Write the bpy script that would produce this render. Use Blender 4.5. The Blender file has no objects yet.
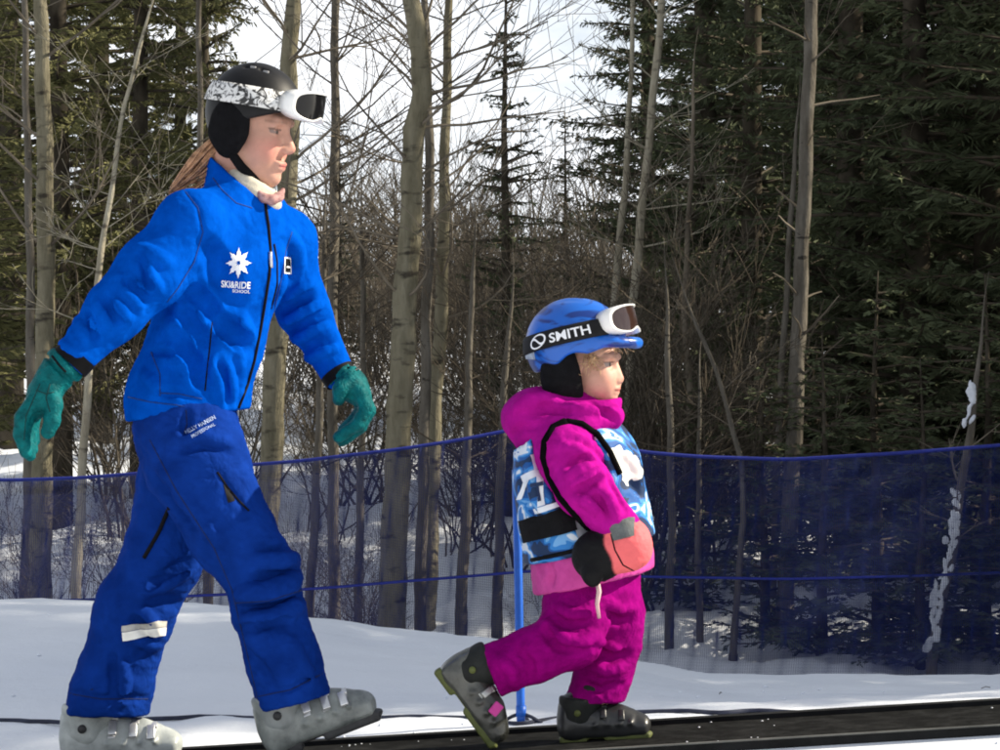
import bpy, bmesh, math, random
import numpy as np
from mathutils import Vector, Matrix, noise
from mathutils.bvhtree import BVHTree

# ------------------------------------------------------------------ camera, sky, sun, exposure
SC = bpy.context.scene
COL = SC.collection
FPX, DIST, EYE = 3256.0, 8.0, 0.91          # focal length in pixels of a 1000 px wide frame, metres
cam_d = bpy.data.cameras.new('camera'); cam = bpy.data.objects.new('camera', cam_d); COL.objects.link(cam)
cam.location = (0, -DIST, EYE); cam.rotation_euler = (math.radians(90), 0, 0)
cam_d.sensor_width = 36; cam_d.lens = 36*FPX/1000; cam_d.clip_start = .1; cam_d.clip_end = 2000
SC.camera = cam
SUN_AZ, SUN_EL = math.radians(-8), math.radians(32)   # azimuth from +X towards the camera
S = Vector((math.cos(SUN_EL)*math.cos(SUN_AZ), -math.cos(SUN_EL)*math.sin(SUN_AZ), math.sin(SUN_EL)))
W = bpy.data.worlds.new('World'); SC.world = W; W.use_nodes = True
nt = W.node_tree; nt.nodes.clear()
wo = nt.nodes.new('ShaderNodeOutputWorld'); bg = nt.nodes.new('ShaderNodeBackground')
sky = nt.nodes.new('ShaderNodeTexSky'); sky.sky_type = 'NISHITA'; sky.sun_disc = False
sky.sun_elevation = SUN_EL; sky.sun_rotation = math.atan2(S.x, S.y); sky.altitude = 2500; sky.dust_density = 1.0
tc = nt.nodes.new('ShaderNodeTexCoord'); mp = nt.nodes.new('ShaderNodeMapping'); mp.inputs['Scale'].default_value = (1, 1, 2.6)
cn = nt.nodes.new('ShaderNodeTexNoise'); cn.inputs['Scale'].default_value = 7; cn.inputs['Detail'].default_value = 7; cn.inputs['Roughness'].default_value = .6
cr = nt.nodes.new('ShaderNodeValToRGB'); cr.color_ramp.elements[0].position = .30; cr.color_ramp.elements[1].position = .56
cr.color_ramp.elements[0].color = (.3, .3, .3, 1); cr.color_ramp.elements[1].color = (.9, .9, .9, 1)
mx = nt.nodes.new('ShaderNodeMix'); mx.data_type = 'RGBA'; mx.inputs[7].default_value = (14.5, 14.9, 15.6, 1)
nt.links.new(tc.outputs['Generated'], mp.inputs['Vector']); nt.links.new(mp.outputs[0], cn.inputs['Vector'])
sx = nt.nodes.new('ShaderNodeSeparateXYZ'); nt.links.new(tc.outputs['Generated'], sx.inputs[0])   # cloud thins out overhead
fz = nt.nodes.new('ShaderNodeMapRange'); fz.inputs[1].default_value = .08; fz.inputs[2].default_value = .5; fz.inputs[3].default_value = 1.15; fz.inputs[4].default_value = .48; nt.links.new(sx.outputs[2], fz.inputs[0])
mm = nt.nodes.new('ShaderNodeMath'); mm.operation = 'MULTIPLY'; mm.use_clamp = True; nt.links.new(cr.outputs[0], mm.inputs[0]); nt.links.new(fz.outputs[0], mm.inputs[1])
nt.links.new(cn.outputs[0], cr.inputs[0]); nt.links.new(mm.outputs[0], mx.inputs[0]); nt.links.new(sky.outputs[0], mx.inputs[6])
nt.links.new(mx.outputs[2], bg.inputs[0]); bg.inputs[1].default_value = .05; nt.links.new(bg.outputs[0], wo.inputs[0])
sd = bpy.data.lights.new('sun', 'SUN'); so = bpy.data.objects.new('sun', sd); COL.objects.link(so)
sd.energy = 5.0; sd.angle = math.radians(.5); sd.color = (1, .90, .73)
so.rotation_euler = S.to_track_quat('Z', 'Y').to_euler(); so.location = (6, -4, 6)
vs = SC.view_settings; vs.view_transform = 'Standard'; vs.look = 'None'; vs.exposure = 0.85; vs.gamma = 1; vs.use_curve_mapping = False
SC.render.engine = 'CYCLES'
SC.cycles.use_denoising = True; SC.cycles.filter_width = 1.9
SC.cycles.transparent_max_bounces = 16
random.seed(7); R_ = random.Random(11); rng = np.random.default_rng(5)

# ------------------------------------------------------------------ helpers
def P(px, py, Y=0.0):                       # a photograph pixel on the plane at depth Y, in metres
    s = (DIST+Y)/FPX
    return np.array(((px-500)*s, Y, EYE-(py-375)*s))
def pxm(n, Y=0.0): return n*(DIST+Y)/FPX    # pixels -> metres at depth Y

def tag(o, label=None, cat=None, group=None, kind=None):
    for k, v in (('label', label), ('category', cat), ('group', group), ('kind', kind)):
        if v: o[k] = v
    return o
def worldloc(o):
    v = Vector((0, 0, 0))
    while o is not None: v = v+o.location; o = o.parent
    return v
def empty(name, loc):
    o = bpy.data.objects.new(name, None); o.location = loc; o.empty_display_size = .1; COL.objects.link(o); return o
def mesh_obj(name, V, F, mat, parent=None, origin=None, smooth=True, col=None, mats=None, midx=None):
    V = np.asarray(V, float).reshape(-1, 3)
    off = np.array(worldloc(parent)) if parent is not None else (np.array(origin) if origin is not None else np.zeros(3))
    me = bpy.data.meshes.new(name)
    Vl = V-off
    if isinstance(F, np.ndarray): F = F.tolist()
    me.from_pydata(Vl.tolist(), [], F)
    for m in (mats or [mat]): me.materials.append(m)
    if midx is not None: me.polygons.foreach_set('material_index', np.asarray(midx, np.int32))
    if smooth: me.polygons.foreach_set('use_smooth', np.ones(len(me.polygons), bool))
    if col is not None:
        at = me.color_attributes.new('Col', 'FLOAT_COLOR', 'POINT')
        c = np.ones((len(V), 4), np.float32); c[:, :3] = col; at.data.foreach_set('color', c.ravel())
    me.update()
    o = bpy.data.objects.new(name, me)
    if parent is not None: o.parent = parent
    elif origin is not None: o.location = origin
    COL.objects.link(o)
    return o

class MB:                                    # collects verts / faces
    def __init__(s): s.V = []; s.F = []; s.n = 0
    def add(s, V, F):
        V = np.asarray(V, float).reshape(-1, 3); s.V.append(V); s.F += [tuple(int(i)+s.n for i in f) for f in F]; s.n += len(V)
    def tube(s, pts, rad, n=6, cap=True):
        pts = np.asarray(pts, float); m = len(pts)
        rad = np.broadcast_to(np.asarray(rad, float), (m,))
        t = np.gradient(pts, axis=0); t /= np.linalg.norm(t, axis=1, keepdims=True)+1e-12
        ref = np.array((0, 1., 0)) if abs(t[0, 1]) < .8 else np.array((1., 0, 0))
        a = np.linspace(0, 2*np.pi, n, endpoint=False); ca, sa = np.cos(a), np.sin(a)
        V = np.empty((m, n, 3)); u = np.cross(t[0], ref)
        for i in range(m):
            u = u-t[i]*np.dot(u, t[i]); u /= np.linalg.norm(u)+1e-12; w = np.cross(t[i], u)
            V[i] = pts[i]+rad[i]*(ca[:, None]*u+sa[:, None]*w)
        F = []
        for i in range(m-1):
            for j in range(n):
                k = (j+1) % n; F.append((i*n+j, i*n+k, (i+1)*n+k, (i+1)*n+j))
        if cap: F.append(tuple(range(n))[::-1]); F.append(tuple((m-1)*n+j for j in range(n)))
        s.add(V.reshape(-1, 3), F)
    def box(s, c, h, M=None, bev=0.0):
        c = np.array(c, float); h = np.array(h, float)
        if bev <= 0:
            V = np.array([(x, y, z) for x in (-1, 1) for y in (-1, 1) for z in (-1, 1)], float)*h
            F = [(0, 1, 3, 2), (4, 6, 7, 5), (0, 4, 5, 1), (2, 3, 7, 6), (0, 2, 6, 4), (1, 5, 7, 3)]
        else:
            bm = bmesh.new(); bmesh.ops.create_cube(bm, size=2)
            for v in bm.verts: v.co = Vector((v.co.x*h[0], v.co.y*h[1], v.co.z*h[2]))
            bmesh.ops.bevel(bm, geom=bm.edges[:], offset=bev, segments=2, affect='EDGES', profile=.5)
            bm.verts.index_update(); V = np.array([v.co for v in bm.verts]); F = [tuple(v.index for v in f.verts) for f in bm.faces]; bm.free()
        if M is not None: V = V@np.array(M, float).T
        s.add(V+c, F)
    def obj(s, name, mat, parent=None, origin=None, smooth=True, **k):
        return mesh_obj(name, np.concatenate(s.V), s.F, mat, parent, origin, smooth, **k)

# ---- signed distance modelling: bodies, garments, boots and gloves are grown as one continuous surface each
class SDF:
    def __init__(s): s.ops = []
    def cone(s, a, b, ra, rb, k=.02, mode='u', e=None, f=1.0):
        s.ops.append((mode, 'c', k, (np.array(a, float), np.array(b, float), ra, rb, None if e is None else np.array(e, float)/np.linalg.norm(e), f))); return s
    def chain(s, pts, rad, k=.02, mode='u', e=None, f=1.0):
        for i in range(len(pts)-1):
            ee = e[i] if isinstance(e, list) else e; ff = f[i] if isinstance(f, list) else f
            s.cone(pts[i], pts[i+1], rad[i], rad[i+1], k, mode, ee, ff)
        return s
    def ell(s, c, r, k=.02, mode='u', M=None):
        s.ops.append((mode, 'e', k, (np.array(c, float), np.array(r, float), np.eye(3) if M is None else np.array(M, float)))); return s
    def box(s, c, h, rd=.005, k=.01, mode='u', M=None):
        s.ops.append((mode, 'b', k, (np.array(c, float), np.array(h, float), np.eye(3) if M is None else np.array(M, float), rd))); return s
    def cut(s, p, n, k=.004):                # keep the side away from n
        s.ops.append(('i', 'p', k, (np.array(p, float), np.array(n, float)/np.linalg.norm(n)))); return s
    def copy(s): q = SDF(); q.ops = list(s.ops); return q
    @staticmethod
    def dist(kind, a, X):
        if kind == 'c':
            A, B, ra, rb, e, f = a
            ab = B-A; pa = X-A; t = np.clip((pa@ab)/max(ab@ab, 1e-12), 0, 1)
            d = pa-t[..., None]*ab
            if e is not None:
                c = d@e; d = d-((1-f)*c)[..., None]*e
            return np.sqrt((d*d).sum(-1))-(ra+(rb-ra)*t)
        if kind == 'e':
            c, r, M = a; q = (X-c)@M; k0 = np.sqrt(((q/r)**2).sum(-1)); k1 = np.sqrt(((q/(r*r))**2).sum(-1))
            return k0*(k0-1)/np.maximum(k1, 1e-6)
        if kind == 'b':
            c, h, M, rd = a; q = np.abs((X-c)@M)-(h-rd)
            return np.sqrt((np.maximum(q, 0)**2).sum(-1))+np.minimum(q.max(-1), 0)-rd
        p, n = a; return (X-p)@n
    @staticmethod
    def bounds(kind, a):
        if kind == 'c':
            A, B, ra, rb, e, f = a; r = max(ra, rb)/min(1.0, f); return np.minimum(A, B)-r, np.maximum(A, B)+r
        if kind == 'e': r = a[1].max(); return a[0]-r, a[0]+r
        if kind == 'b': r = np.linalg.norm(a[1]); return a[0]-r, a[0]+r
        return None
    @staticmethod
    def mix(d, q, k, mode):
        if mode == 'u':
            h = np.maximum(k-np.abs(d-q), 0)/k; return np.minimum(d, q)-h*h*k*.25
        if mode == 's': q = -q
        h = np.maximum(k-np.abs(d-q), 0)/k; return np.maximum(d, q)+h*h*k*.25
    def eval(s, X):
        d = np.full(X.shape[:-1], 1.0)
        for mode, kind, k, a in s.ops: d = s.mix(d, s.dist(kind, a, X), max(k, 1e-5), mode)
        return d
    def mesh(s, res, smooth=1):
        lo = np.full(3, 1e9); hi = -lo
        for mode, kind, k, a in s.ops:
            b = s.bounds(kind, a)
            if mode == 'u' and b is not None: lo = np.minimum(lo, b[0]-k*.3); hi = np.maximum(hi, b[1]+k*.3)
        lo -= 3*res; hi += 3*res
        n = np.ceil((hi-lo)/res).astype(int)+1
        ax = [lo[i]+res*np.arange(n[i]) for i in range(3)]
        D = np.full(n, .2, np.float32)
        for mode, kind, k, a in s.ops:
            b = s.bounds(kind, a); k = max(k, 1e-5)
            if b is None: sl = [slice(0, n[i]) for i in range(3)]
            else:
                m = k+2.5*res; i0 = np.floor((b[0]-m-lo)/res).astype(int); i1 = np.ceil((b[1]+m-lo)/res).astype(int)+1
                sl = [slice(max(0, i0[i]), min(n[i], max(i1[i], 0))) for i in range(3)]
            if any(q.stop <= q.start for q in sl): continue
            X = np.stack(np.meshgrid(*[ax[i][sl[i]] for i in range(3)], indexing='ij'), -1).astype(np.float32)
            D[tuple(sl)] = s.mix(D[tuple(sl)], s.dist(kind, a, X).astype(np.float32), k, mode)
        V, F = surfnet(D); V = lo+V*res
        if smooth: V = relax(V, F, smooth)
        return V, F

def surfnet(D):
    I = D < 0; n = D.shape
    c = [(i, j, k) for i in (0, 1) for j in (0, 1) for k in (0, 1)]
    cnt = np.zeros((n[0]-1, n[1]-1, n[2]-1), np.int8)
    for i, j, k in c: cnt += I[i:n[0]-1+i, j:n[1]-1+j, k:n[2]-1+k]
    act = np.argwhere((cnt > 0) & (cnt < 8))
    vid = np.full(cnt.shape, -1, np.int64); vid[tuple(act.T)] = np.arange(len(act))
    cv = np.stack([D[act[:, 0]+i, act[:, 1]+j, act[:, 2]+k] for i, j, k in c], 1)
    co = np.array(c, float); acc = np.zeros((len(act), 3)); w = np.zeros(len(act))
    for a in range(8):
        for b in range(a+1, 8):
            if sum(abs(co[a]-co[b])) != 1: continue
            m = (cv[:, a] < 0) != (cv[:, b] < 0)
            t = cv[m, a]/(cv[m, a]-cv[m, b]); acc[m] += co[a]+t[:, None]*(co[b]-co[a]); w[m] += 1
    V = act+acc/w[:, None]
    Fs = []
    for x in range(3):
        y, z = (x+1) % 3, (x+2) % 3
        s0 = [slice(None)]*3; s1 = [slice(None)]*3; s0[x] = slice(0, -1); s1[x] = slice(1, None)
        A, B = I[tuple(s0)], I[tuple(s1)]
        e = np.argwhere(A != B); e = e[(e[:, y] > 0) & (e[:, z] > 0) & (e[:, y] < n[y]-1) & (e[:, z] < n[z]-1)]
        q = []
        for dy, dz in ((-1, -1), (0, -1), (0, 0), (-1, 0)):
            g = e.copy(); g[:, y] += dy; g[:, z] += dz; q.append(vid[tuple(g.T)])
        q = np.stack(q, 1); fl = ~A[tuple(e.T)]
        q[fl] = q[fl][:, ::-1]; Fs.append(q)
    return V, np.concatenate(Fs)

def relax(V, F, it):
    for _ in range(it):
        acc = np.zeros_like(V); w = np.zeros(len(V))
        for a, b in ((0, 1), (1, 2), (2, 3), (3, 0)):
            np.add.at(acc, F[:, a], V[F[:, b]]); np.add.at(acc, F[:, b], V[F[:, a]])
            np.add.at(w, F[:, a], 1); np.add.at(w, F[:, b], 1)
        V = V*.5+.5*acc/np.maximum(w, 1)[:, None]
    return V
def vnormals(V, F):
    nr = np.cross(V[F[:, 2]]-V[F[:, 0]], V[F[:, 3]]-V[F[:, 1]]); N = np.zeros_like(V)
    for i in range(4): np.add.at(N, F[:, i], nr)
    return N/(np.linalg.norm(N, axis=1, keepdims=True)+1e-12)

CAMP = np.array((0, -DIST, EYE))
def march(sdf, pts):                         # where camera rays through photo pixels meet a surface
    pts = np.asarray(pts, float)
    d = np.stack([(pts[:, 0]-500)/FPX, np.ones(len(pts)), -(pts[:, 1]-375)/FPX], 1); d /= np.linalg.norm(d, axis=1, keepdims=True)
    t = np.full(len(pts), DIST-.9); best = np.full(len(pts), 9.); bt = t.copy()
    for _ in range(90):
        q = sdf.eval(CAMP+d*t[:, None]); m = q < best; best[m] = q[m]; bt[m] = t[m]
        t = t+np.where(q > .0005, np.maximum(q*.7, .001), 0)
        if (t > DIST+1).all(): break
    X = CAMP+d*bt[:, None]; h = .003; march.miss = best > .006
    G = np.stack([sdf.eval(X+h*np.eye(3)[i])-sdf.eval(X-h*np.eye(3)[i]) for i in range(3)], 1)
    return X, G/(np.linalg.norm(G, axis=1, keepdims=True)+1e-9)
def resample(pl, step):
    pl = np.asarray(pl, float); out = [pl[0]]
    for a, b in zip(pl[:-1], pl[1:]):
        n = max(1, int(np.ceil(np.linalg.norm(b-a)/step)))
        for i in range(1, n+1): out.append(a+(b-a)*i/n)
    return np.array(out)
def folds(sdf, specs):                       # ridges (+) and creases (-) pressed into a garment
    base = sdf.copy()
    for sp in specs:
        sg, r, h, pl = sp; r *= .9; h = min(h*2.0, r*1.15)
        q = resample(pl, 8); X, N = march(base, q); ok = ~march.miss; X, N = X[ok], N[ok]; m = len(X)
        for i in range(m-1):
            w0 = math.sin(math.pi*min(1, max(0, (i+.25)/(m-.5))))**.6; w1 = math.sin(math.pi*min(1, max(0, (i+1.25)/(m-.5))))**.6
            if np.linalg.norm(X[i]-X[i+1]) > .06: continue
            if sg > 0: sdf.cone(X[i]-N[i]*(r-h*w0), X[i+1]-N[i+1]*(r-h*w1), r, r, r*.9, 'u')
            else: sdf.cone(X[i]+N[i]*(r-h*w0), X[i+1]+N[i+1]*(r-h*w1), r, r, r*.8, 's')
def wrinkle(V, F, amp, freq, stretch=(1, 1, 1), seed=0, mask=None):
    N = vnormals(V, F); sx = np.array(stretch)*freq
    d = np.array([noise.noise(Vector(v*sx)+Vector((seed, seed*1.7, 3.1)))+.5*(1-2*abs(noise.noise(Vector(v*sx*2.1)+Vector((7.7, seed, 0))))) for v in V])*amp
    if mask is not None: d = d*mask
    return V+N*d[:, None]

class Cast:                                  # drop flat print, tapes and stitching on to a finished surface
    def __init__(s, V, F): s.t = BVHTree.FromPolygons([tuple(v) for v in V], [tuple(f) for f in F])
    def at(s, px, py, off=.0015):
        d = Vector(((px-500)/FPX, 1, -(py-375)/FPX)).normalized()
        h = s.t.ray_cast(Vector(CAMP), d)
        if h[0] is None:
            q = Vector(CAMP)+d*DIST; n = s.t.find_nearest(q); return np.array(n[0]), np.array((0, -1., 0))
        n = h[1] if h[1].dot(d) < 0 else -h[1]
        return np.array(h[0]+n*off), np.array(n)
    def poly(s, quad, nu, nv, off=.0015):    # a patch given by four pixel corners
        q = np.array(quad, float); V = []
        for i in range(nu+1):
            for j in range(nv+1):
                u, v = i/nu, j/nv
                p = (q[0]*(1-u)+q[1]*u)*(1-v)+(q[3]*(1-u)+q[2]*u)*v; V.append(s.at(*p, off)[0])
        return V, [(i*(nv+1)+j, (i+1)*(nv+1)+j, (i+1)*(nv+1)+j+1, i*(nv+1)+j+1) for i in range(nu) for j in range(nv)]
    def line(s, pl, r, step=4, off=.0, n=6):
        mb = MB(); mb.tube([s.at(*p, off)[0] for p in resample(pl, step)], r, n); return mb
    def flat(s, V2, F, off=.0015): return [s.at(*p, off)[0] for p in V2], F

def text2d(body, w=None, bold=.0):
    cu = bpy.data.curves.new('t', 'FONT'); cu.body = body; cu.align_x = 'CENTER'; cu.align_y = 'CENTER'; cu.offset = bold; cu.resolution_u = 3
    o = bpy.data.objects.new('t', cu); COL.objects.link(o)
    me = bpy.data.meshes.new_from_object(o.evaluated_get(bpy.context.evaluated_depsgraph_get()))
    bm = bmesh.new(); bm.from_mesh(me)
    bmesh.ops.triangulate(bm, faces=bm.faces[:]); bmesh.ops.subdivide_edges(bm, edges=[e for e in bm.edges if e.calc_length() > .25], cuts=2)
    bmesh.ops.triangulate(bm, faces=bm.faces[:])
    V = np.array([v.co[:2] for v in bm.verts]); bm.verts.index_update(); F = [tuple(v.index for v in f.verts) for f in bm.faces]; bm.free()
    bpy.data.objects.remove(o); bpy.data.curves.remove(cu); bpy.data.meshes.remove(me)
    V -= (V.min(0)+V.max(0))/2; ex = V.max(0)-V.min(0)
    return V/ex, F                           # centred, one unit wide and high

# ---- materials
def nodes(name):
    m = bpy.data.materials.new(name); m.use_nodes = True; t = m.node_tree; return m, t, t.nodes['Principled BSDF']
def N_(t, kind, **k):
    n = t.nodes.new(kind)
    for a, v in k.items():
        if a in n.inputs: n.inputs[a].default_value = v
        else: setattr(n, a, v)
    return n
def mat(name, c, rough=.7, var=.12, scale=30, bump=.0, bscale=200, spec=.3, metal=0, sheen=0, coat=0, c2=None, crease=None):
    m, t, b = nodes(name); L = t.links
    tcn = N_(t, 'ShaderNodeTexCoord'); nz = N_(t, 'ShaderNodeTexNoise', Scale=scale, Detail=5.0, Roughness=.6); L.new(tcn.outputs['Object'], nz.inputs['Vector'])
    r = N_(t, 'ShaderNodeValToRGB'); e = r.color_ramp.elements; e[0].position = .3; e[1].position = .7
    c2 = c2 or c
    e[0].color = (*[x*(1-var) for x in c], 1); e[1].color = (*[min(1, x*(1+var)) for x in c2], 1)
    L.new(nz.outputs[0], r.inputs[0]); L.new(r.outputs[0], b.inputs['Base Color'])
    b.inputs['Roughness'].default_value = rough; b.inputs['Specular IOR Level'].default_value = spec; b.inputs['Metallic'].default_value = metal
    if sheen: b.inputs['Sheen Weight'].default_value = sheen; b.inputs['Sheen Roughness'].default_value = .5
    if coat: b.inputs['Coat Weight'].default_value = coat; b.inputs['Coat Roughness'].default_value = .2
    if bump:
        n2 = N_(t, 'ShaderNodeTexNoise', Scale=bscale, Detail=4.0); L.new(tcn.outputs['Object'], n2.inputs['Vector'])
        bp = N_(t, 'ShaderNodeBump', Strength=bump, Distance=.01); L.new(n2.outputs[0], bp.inputs['Height']); L.new(bp.outputs[0], b.inputs['Normal'])
        if crease:                             # crumpled cloth: thin branching crease lines at two sizes
            prev = None
            for cs, st, wd in ((crease[0], crease[1], .09), (crease[0]*2.3, crease[1]*.45, .12)):
                n3 = N_(t, 'ShaderNodeTexNoise', Scale=cs, Detail=2.5, Roughness=.55, Distortion=.9); L.new(tcn.outputs['Object'], n3.inputs['Vector'])
                m1 = N_(t, 'ShaderNodeMath', operation='SUBTRACT'); m1.inputs[1].default_value = .5; L.new(n3.outputs[0], m1.inputs[0])
                m2 = N_(t, 'ShaderNodeMath', operation='ABSOLUTE'); L.new(m1.outputs[0], m2.inputs[0])
                m3 = N_(t, 'ShaderNodeMapRange', interpolation_type='SMOOTHSTEP'); m3.inputs[2].default_value = wd; L.new(m2.outputs[0], m3.inputs[0])
                b3 = N_(t, 'ShaderNodeBump', Strength=st, Distance=.012); L.new(m3.outputs[0], b3.inputs['Height'])
                if prev: L.new(prev.outputs[0], b3.inputs['Normal'])
                prev = b3
            L.new(prev.outputs[0], bp.inputs['Normal'])
    return m
def mat_attr(name, rough=.55, bump=.1, bscale=300, sss=0, spec=.3, var=.08):
    m, t, b = nodes(name); L = t.links
    a = N_(t, 'ShaderNodeVertexColor', layer_name='Col'); tcn = N_(t, 'ShaderNodeTexCoord')
    nz = N_(t, 'ShaderNodeTexNoise', Scale=bscale*.2, Detail=4.0); L.new(tcn.outputs['Object'], nz.inputs['Vector'])
    mr = N_(t, 'ShaderNodeMapRange'); mr.inputs[3].default_value = 1-var; mr.inputs[4].default_value = 1+var; L.new(nz.outputs[0], mr.inputs[0])
    mu = N_(t, 'ShaderNodeVectorMath', operation='MULTIPLY'); L.new(a.outputs[0], mu.inputs[0]); L.new(mr.outputs[0], mu.inputs[1]); L.new(mu.outputs[0], b.inputs['Base Color'])
    b.inputs['Roughness'].default_value = rough; b.inputs['Specular IOR Level'].default_value = spec
    if sss: b.inputs['Subsurface Weight'].default_value = sss; b.inputs['Subsurface Radius'].default_value = (.01, .004, .002); b.inputs['Subsurface Scale'].default_value = .5
    n2 = N_(t, 'ShaderNodeTexNoise', Scale=bscale, Detail=3.0); L.new(tcn.outputs['Object'], n2.inputs['Vector'])
    bp = N_(t, 'ShaderNodeBump', Strength=bump, Distance=.004); L.new(n2.outputs[0], bp.inputs['Height']); L.new(bp.outputs[0], b.inputs['Normal'])
    return m
# ------------------------------------------------------------------ the ground
def smooth(a, b, x): t = np.clip((x-a)/(b-a), 0, 1); return t*t*(3-2*t)
def belt_z(x): return .06*np.clip(x, -4, 4)
CR = np.array([(-900, 606), (-200, 604), (0, 602), (100, 603), (230, 607), (300, 617), (390, 629), (490, 639), (600, 655), (660, 668), (715, 677), (1000, 681), (1500, 684), (2500, 690)], float)
YC = 3.0
def ground(x, y):
    x = np.asarray(x, float); y = np.asarray(y, float)
    px = 500+x*FPX/(DIST+YC); zc = EYE-(np.interp(px, CR[:, 0], CR[:, 1])-375)*(DIST+YC)/FPX
    zb = belt_z(x)
    z = np.where(y < -.27, zb-.030-.03*np.clip(-y-.3, 0, 8), zb-.012+(zc-zb+.012)*smooth(.2, YC, y)**.9)
    low = -.66+.02*np.sin(x*.9)
    z = np.where(y > YC, zc+(low-zc)*smooth(YC, 6.3, y), z)
    h = np.interp(y, [8, 14, 20, 30, 45, 80, 200, 1500], [0, .5, 1.05, 1.75, 2.3, 2.9, 3.2, 3.2])
    return z+np.where(y > 7, h, 0)
def g1(x, y): return float(ground(np.array(x), np.array(y)))
def fbm(x, y, s, seed=0): return noise.fractal(Vector((x*s+seed, y*s, seed*.37)), 1.0, 2.0, 5)
def build_ground():
    xs = np.unique(np.concatenate([np.linspace(-1500, -40, 14), np.linspace(-40, -8, 34), np.linspace(-8, 8, 210), np.linspace(8, 40, 34), np.linspace(40, 1500, 14)]))
    ys = np.unique(np.concatenate([np.linspace(-60, -4, 12), np.linspace(-4, -.5, 24), np.linspace(-.5, 4.5, 130), np.linspace(4.5, 16, 130), np.linspace(16, 45, 90), np.linspace(45, 1500, 30)]))
    X, Y = np.meshgrid(xs, ys, indexing='ij'); Z = ground(X, Y)
    for i in range(len(xs)):
        for j in range(len(ys)):
            x, y = xs[i], ys[j]
            if abs(x) < 40 and y < 60:
                near = float(smooth(.3, .8, abs(y)))
                a = (.013*fbm(x, y, 2.2)+.007*fbm(x, y, 8, 3)+.012*fbm(x, y*.6, .8, 5))*near
                if y > 6.8: a += min(1, (y-6.8)/2)*(.10*fbm(x, y, 1.3, 9)+.05*fbm(x, y, 4, 2))
                Z[i, j] += a
    V = np.stack([X, Y, Z], -1).reshape(-1, 3); ny = len(ys)
    i, j = np.meshgrid(np.arange(len(xs)-1), np.arange(ny-1), indexing='ij'); a = (i*ny+j).ravel()
    F = np.stack([a, a+ny, a+ny+1, a+1], 1)
    m, t, b = nodes('snow'); L = t.links
    tcn = N_(t, 'ShaderNodeTexCoord'); n1 = N_(t, 'ShaderNodeTexNoise', Scale=.9, Detail=6.0); n2 = N_(t, 'ShaderNodeTexNoise', Scale=22., Detail=6.0, Roughness=.7)
    L.new(tcn.outputs['Object'], n1.inputs[0]); L.new(tcn.outputs['Object'], n2.inputs[0])
    r = N_(t, 'ShaderNodeValToRGB'); e = r.color_ramp.elements; e[0].position = .3; e[1].position = .65
    e[0].color = (.70, .74, .80, 1); e[1].color = (.80, .83, .87, 1); L.new(n1.outputs[0], r.inputs[0]); L.new(r.outputs[0], b.inputs['Base Color'])
    b.inputs['Roughness'].default_value = .6; b.inputs['Specular IOR Level'].default_value = .25
    b.inputs['Subsurface Weight'].default_value = .0
    bp = N_(t, 'ShaderNodeBump', Strength=.35, Distance=.012); L.new(n2.outputs[0], bp.inputs['Height']); L.new(bp.outputs[0], b.inputs['Normal'])
    g = mesh_obj('snow_ground', V, F, m); g['kind'] = 'structure'
    return m
M_SNOW = build_ground()

# ------------------------------------------------------------------ moving carpet, cable, pole, fence
def build_carpet():
    m, t, b = nodes('belt_rubber'); L = t.links
    tcn = N_(t, 'ShaderNodeTexCoord'); n1 = N_(t, 'ShaderNodeTexNoise', Scale=14., Detail=8.0, Roughness=.75); L.new(tcn.outputs['Object'], n1.inputs[0])
    r = N_(t, 'ShaderNodeValToRGB'); e = r.color_ramp.elements; e[0].position = .45; e[0].color = (.006, .0062, .006, 1); e[1].position = .9; e[1].color = (.04, .041, .04, 1)
    L.new(n1.outputs[0], r.inputs[0]); L.new(r.outputs[0], b.inputs['Base Color']); b.inputs['Roughness'].default_value = .95; b.inputs['Specular IOR Level'].default_value = .04
    M_RAIL = mat('rail_plastic', (.012, .0125, .013), .85, .4, 9, .2, 120, .08)
    M_EDGE = mat('worn_edge', (.09, .092, .085), .7, .4, 12)
    root = tag(empty('conveyor_carpet', (0, 0, 0)), 'black rubber conveyor carpet on the snow, carrying the adult and the child', 'conveyor')
    x0, x1 = -6, 6
    def slab(name, ya, yb, za, zb, mt):
        mb = MB(); xs = np.linspace(x0, x1, 49); V = []
        for x in xs:
            for y, z in ((ya, za), (yb, za), (yb, zb), (ya, zb)): V.append((x, y, belt_z(x)+z))
        F = []
        for i in range(48):
            for j in range(4): k = (j+1) % 4; F.append((i*4+j, i*4+k, i*4+4+k, i*4+4+j))
        F += [(0, 1, 2, 3), tuple(48*4+q for q in (3, 2, 1, 0))]
        mb.add(V, F); return mb.obj(name, mt, root, smooth=False)
    slab('belt', -.235, .235, -.03, 0, m)
    slab('side_rail', -.275, -.237, -.10, .006, M_RAIL); slab('side_rail', .237, .285, -.06, .012, M_RAIL)
    slab('edge_strip', -.279, -.262, .0065, .0095, M_EDGE)
    return root
carpet = build_carpet()

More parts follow.
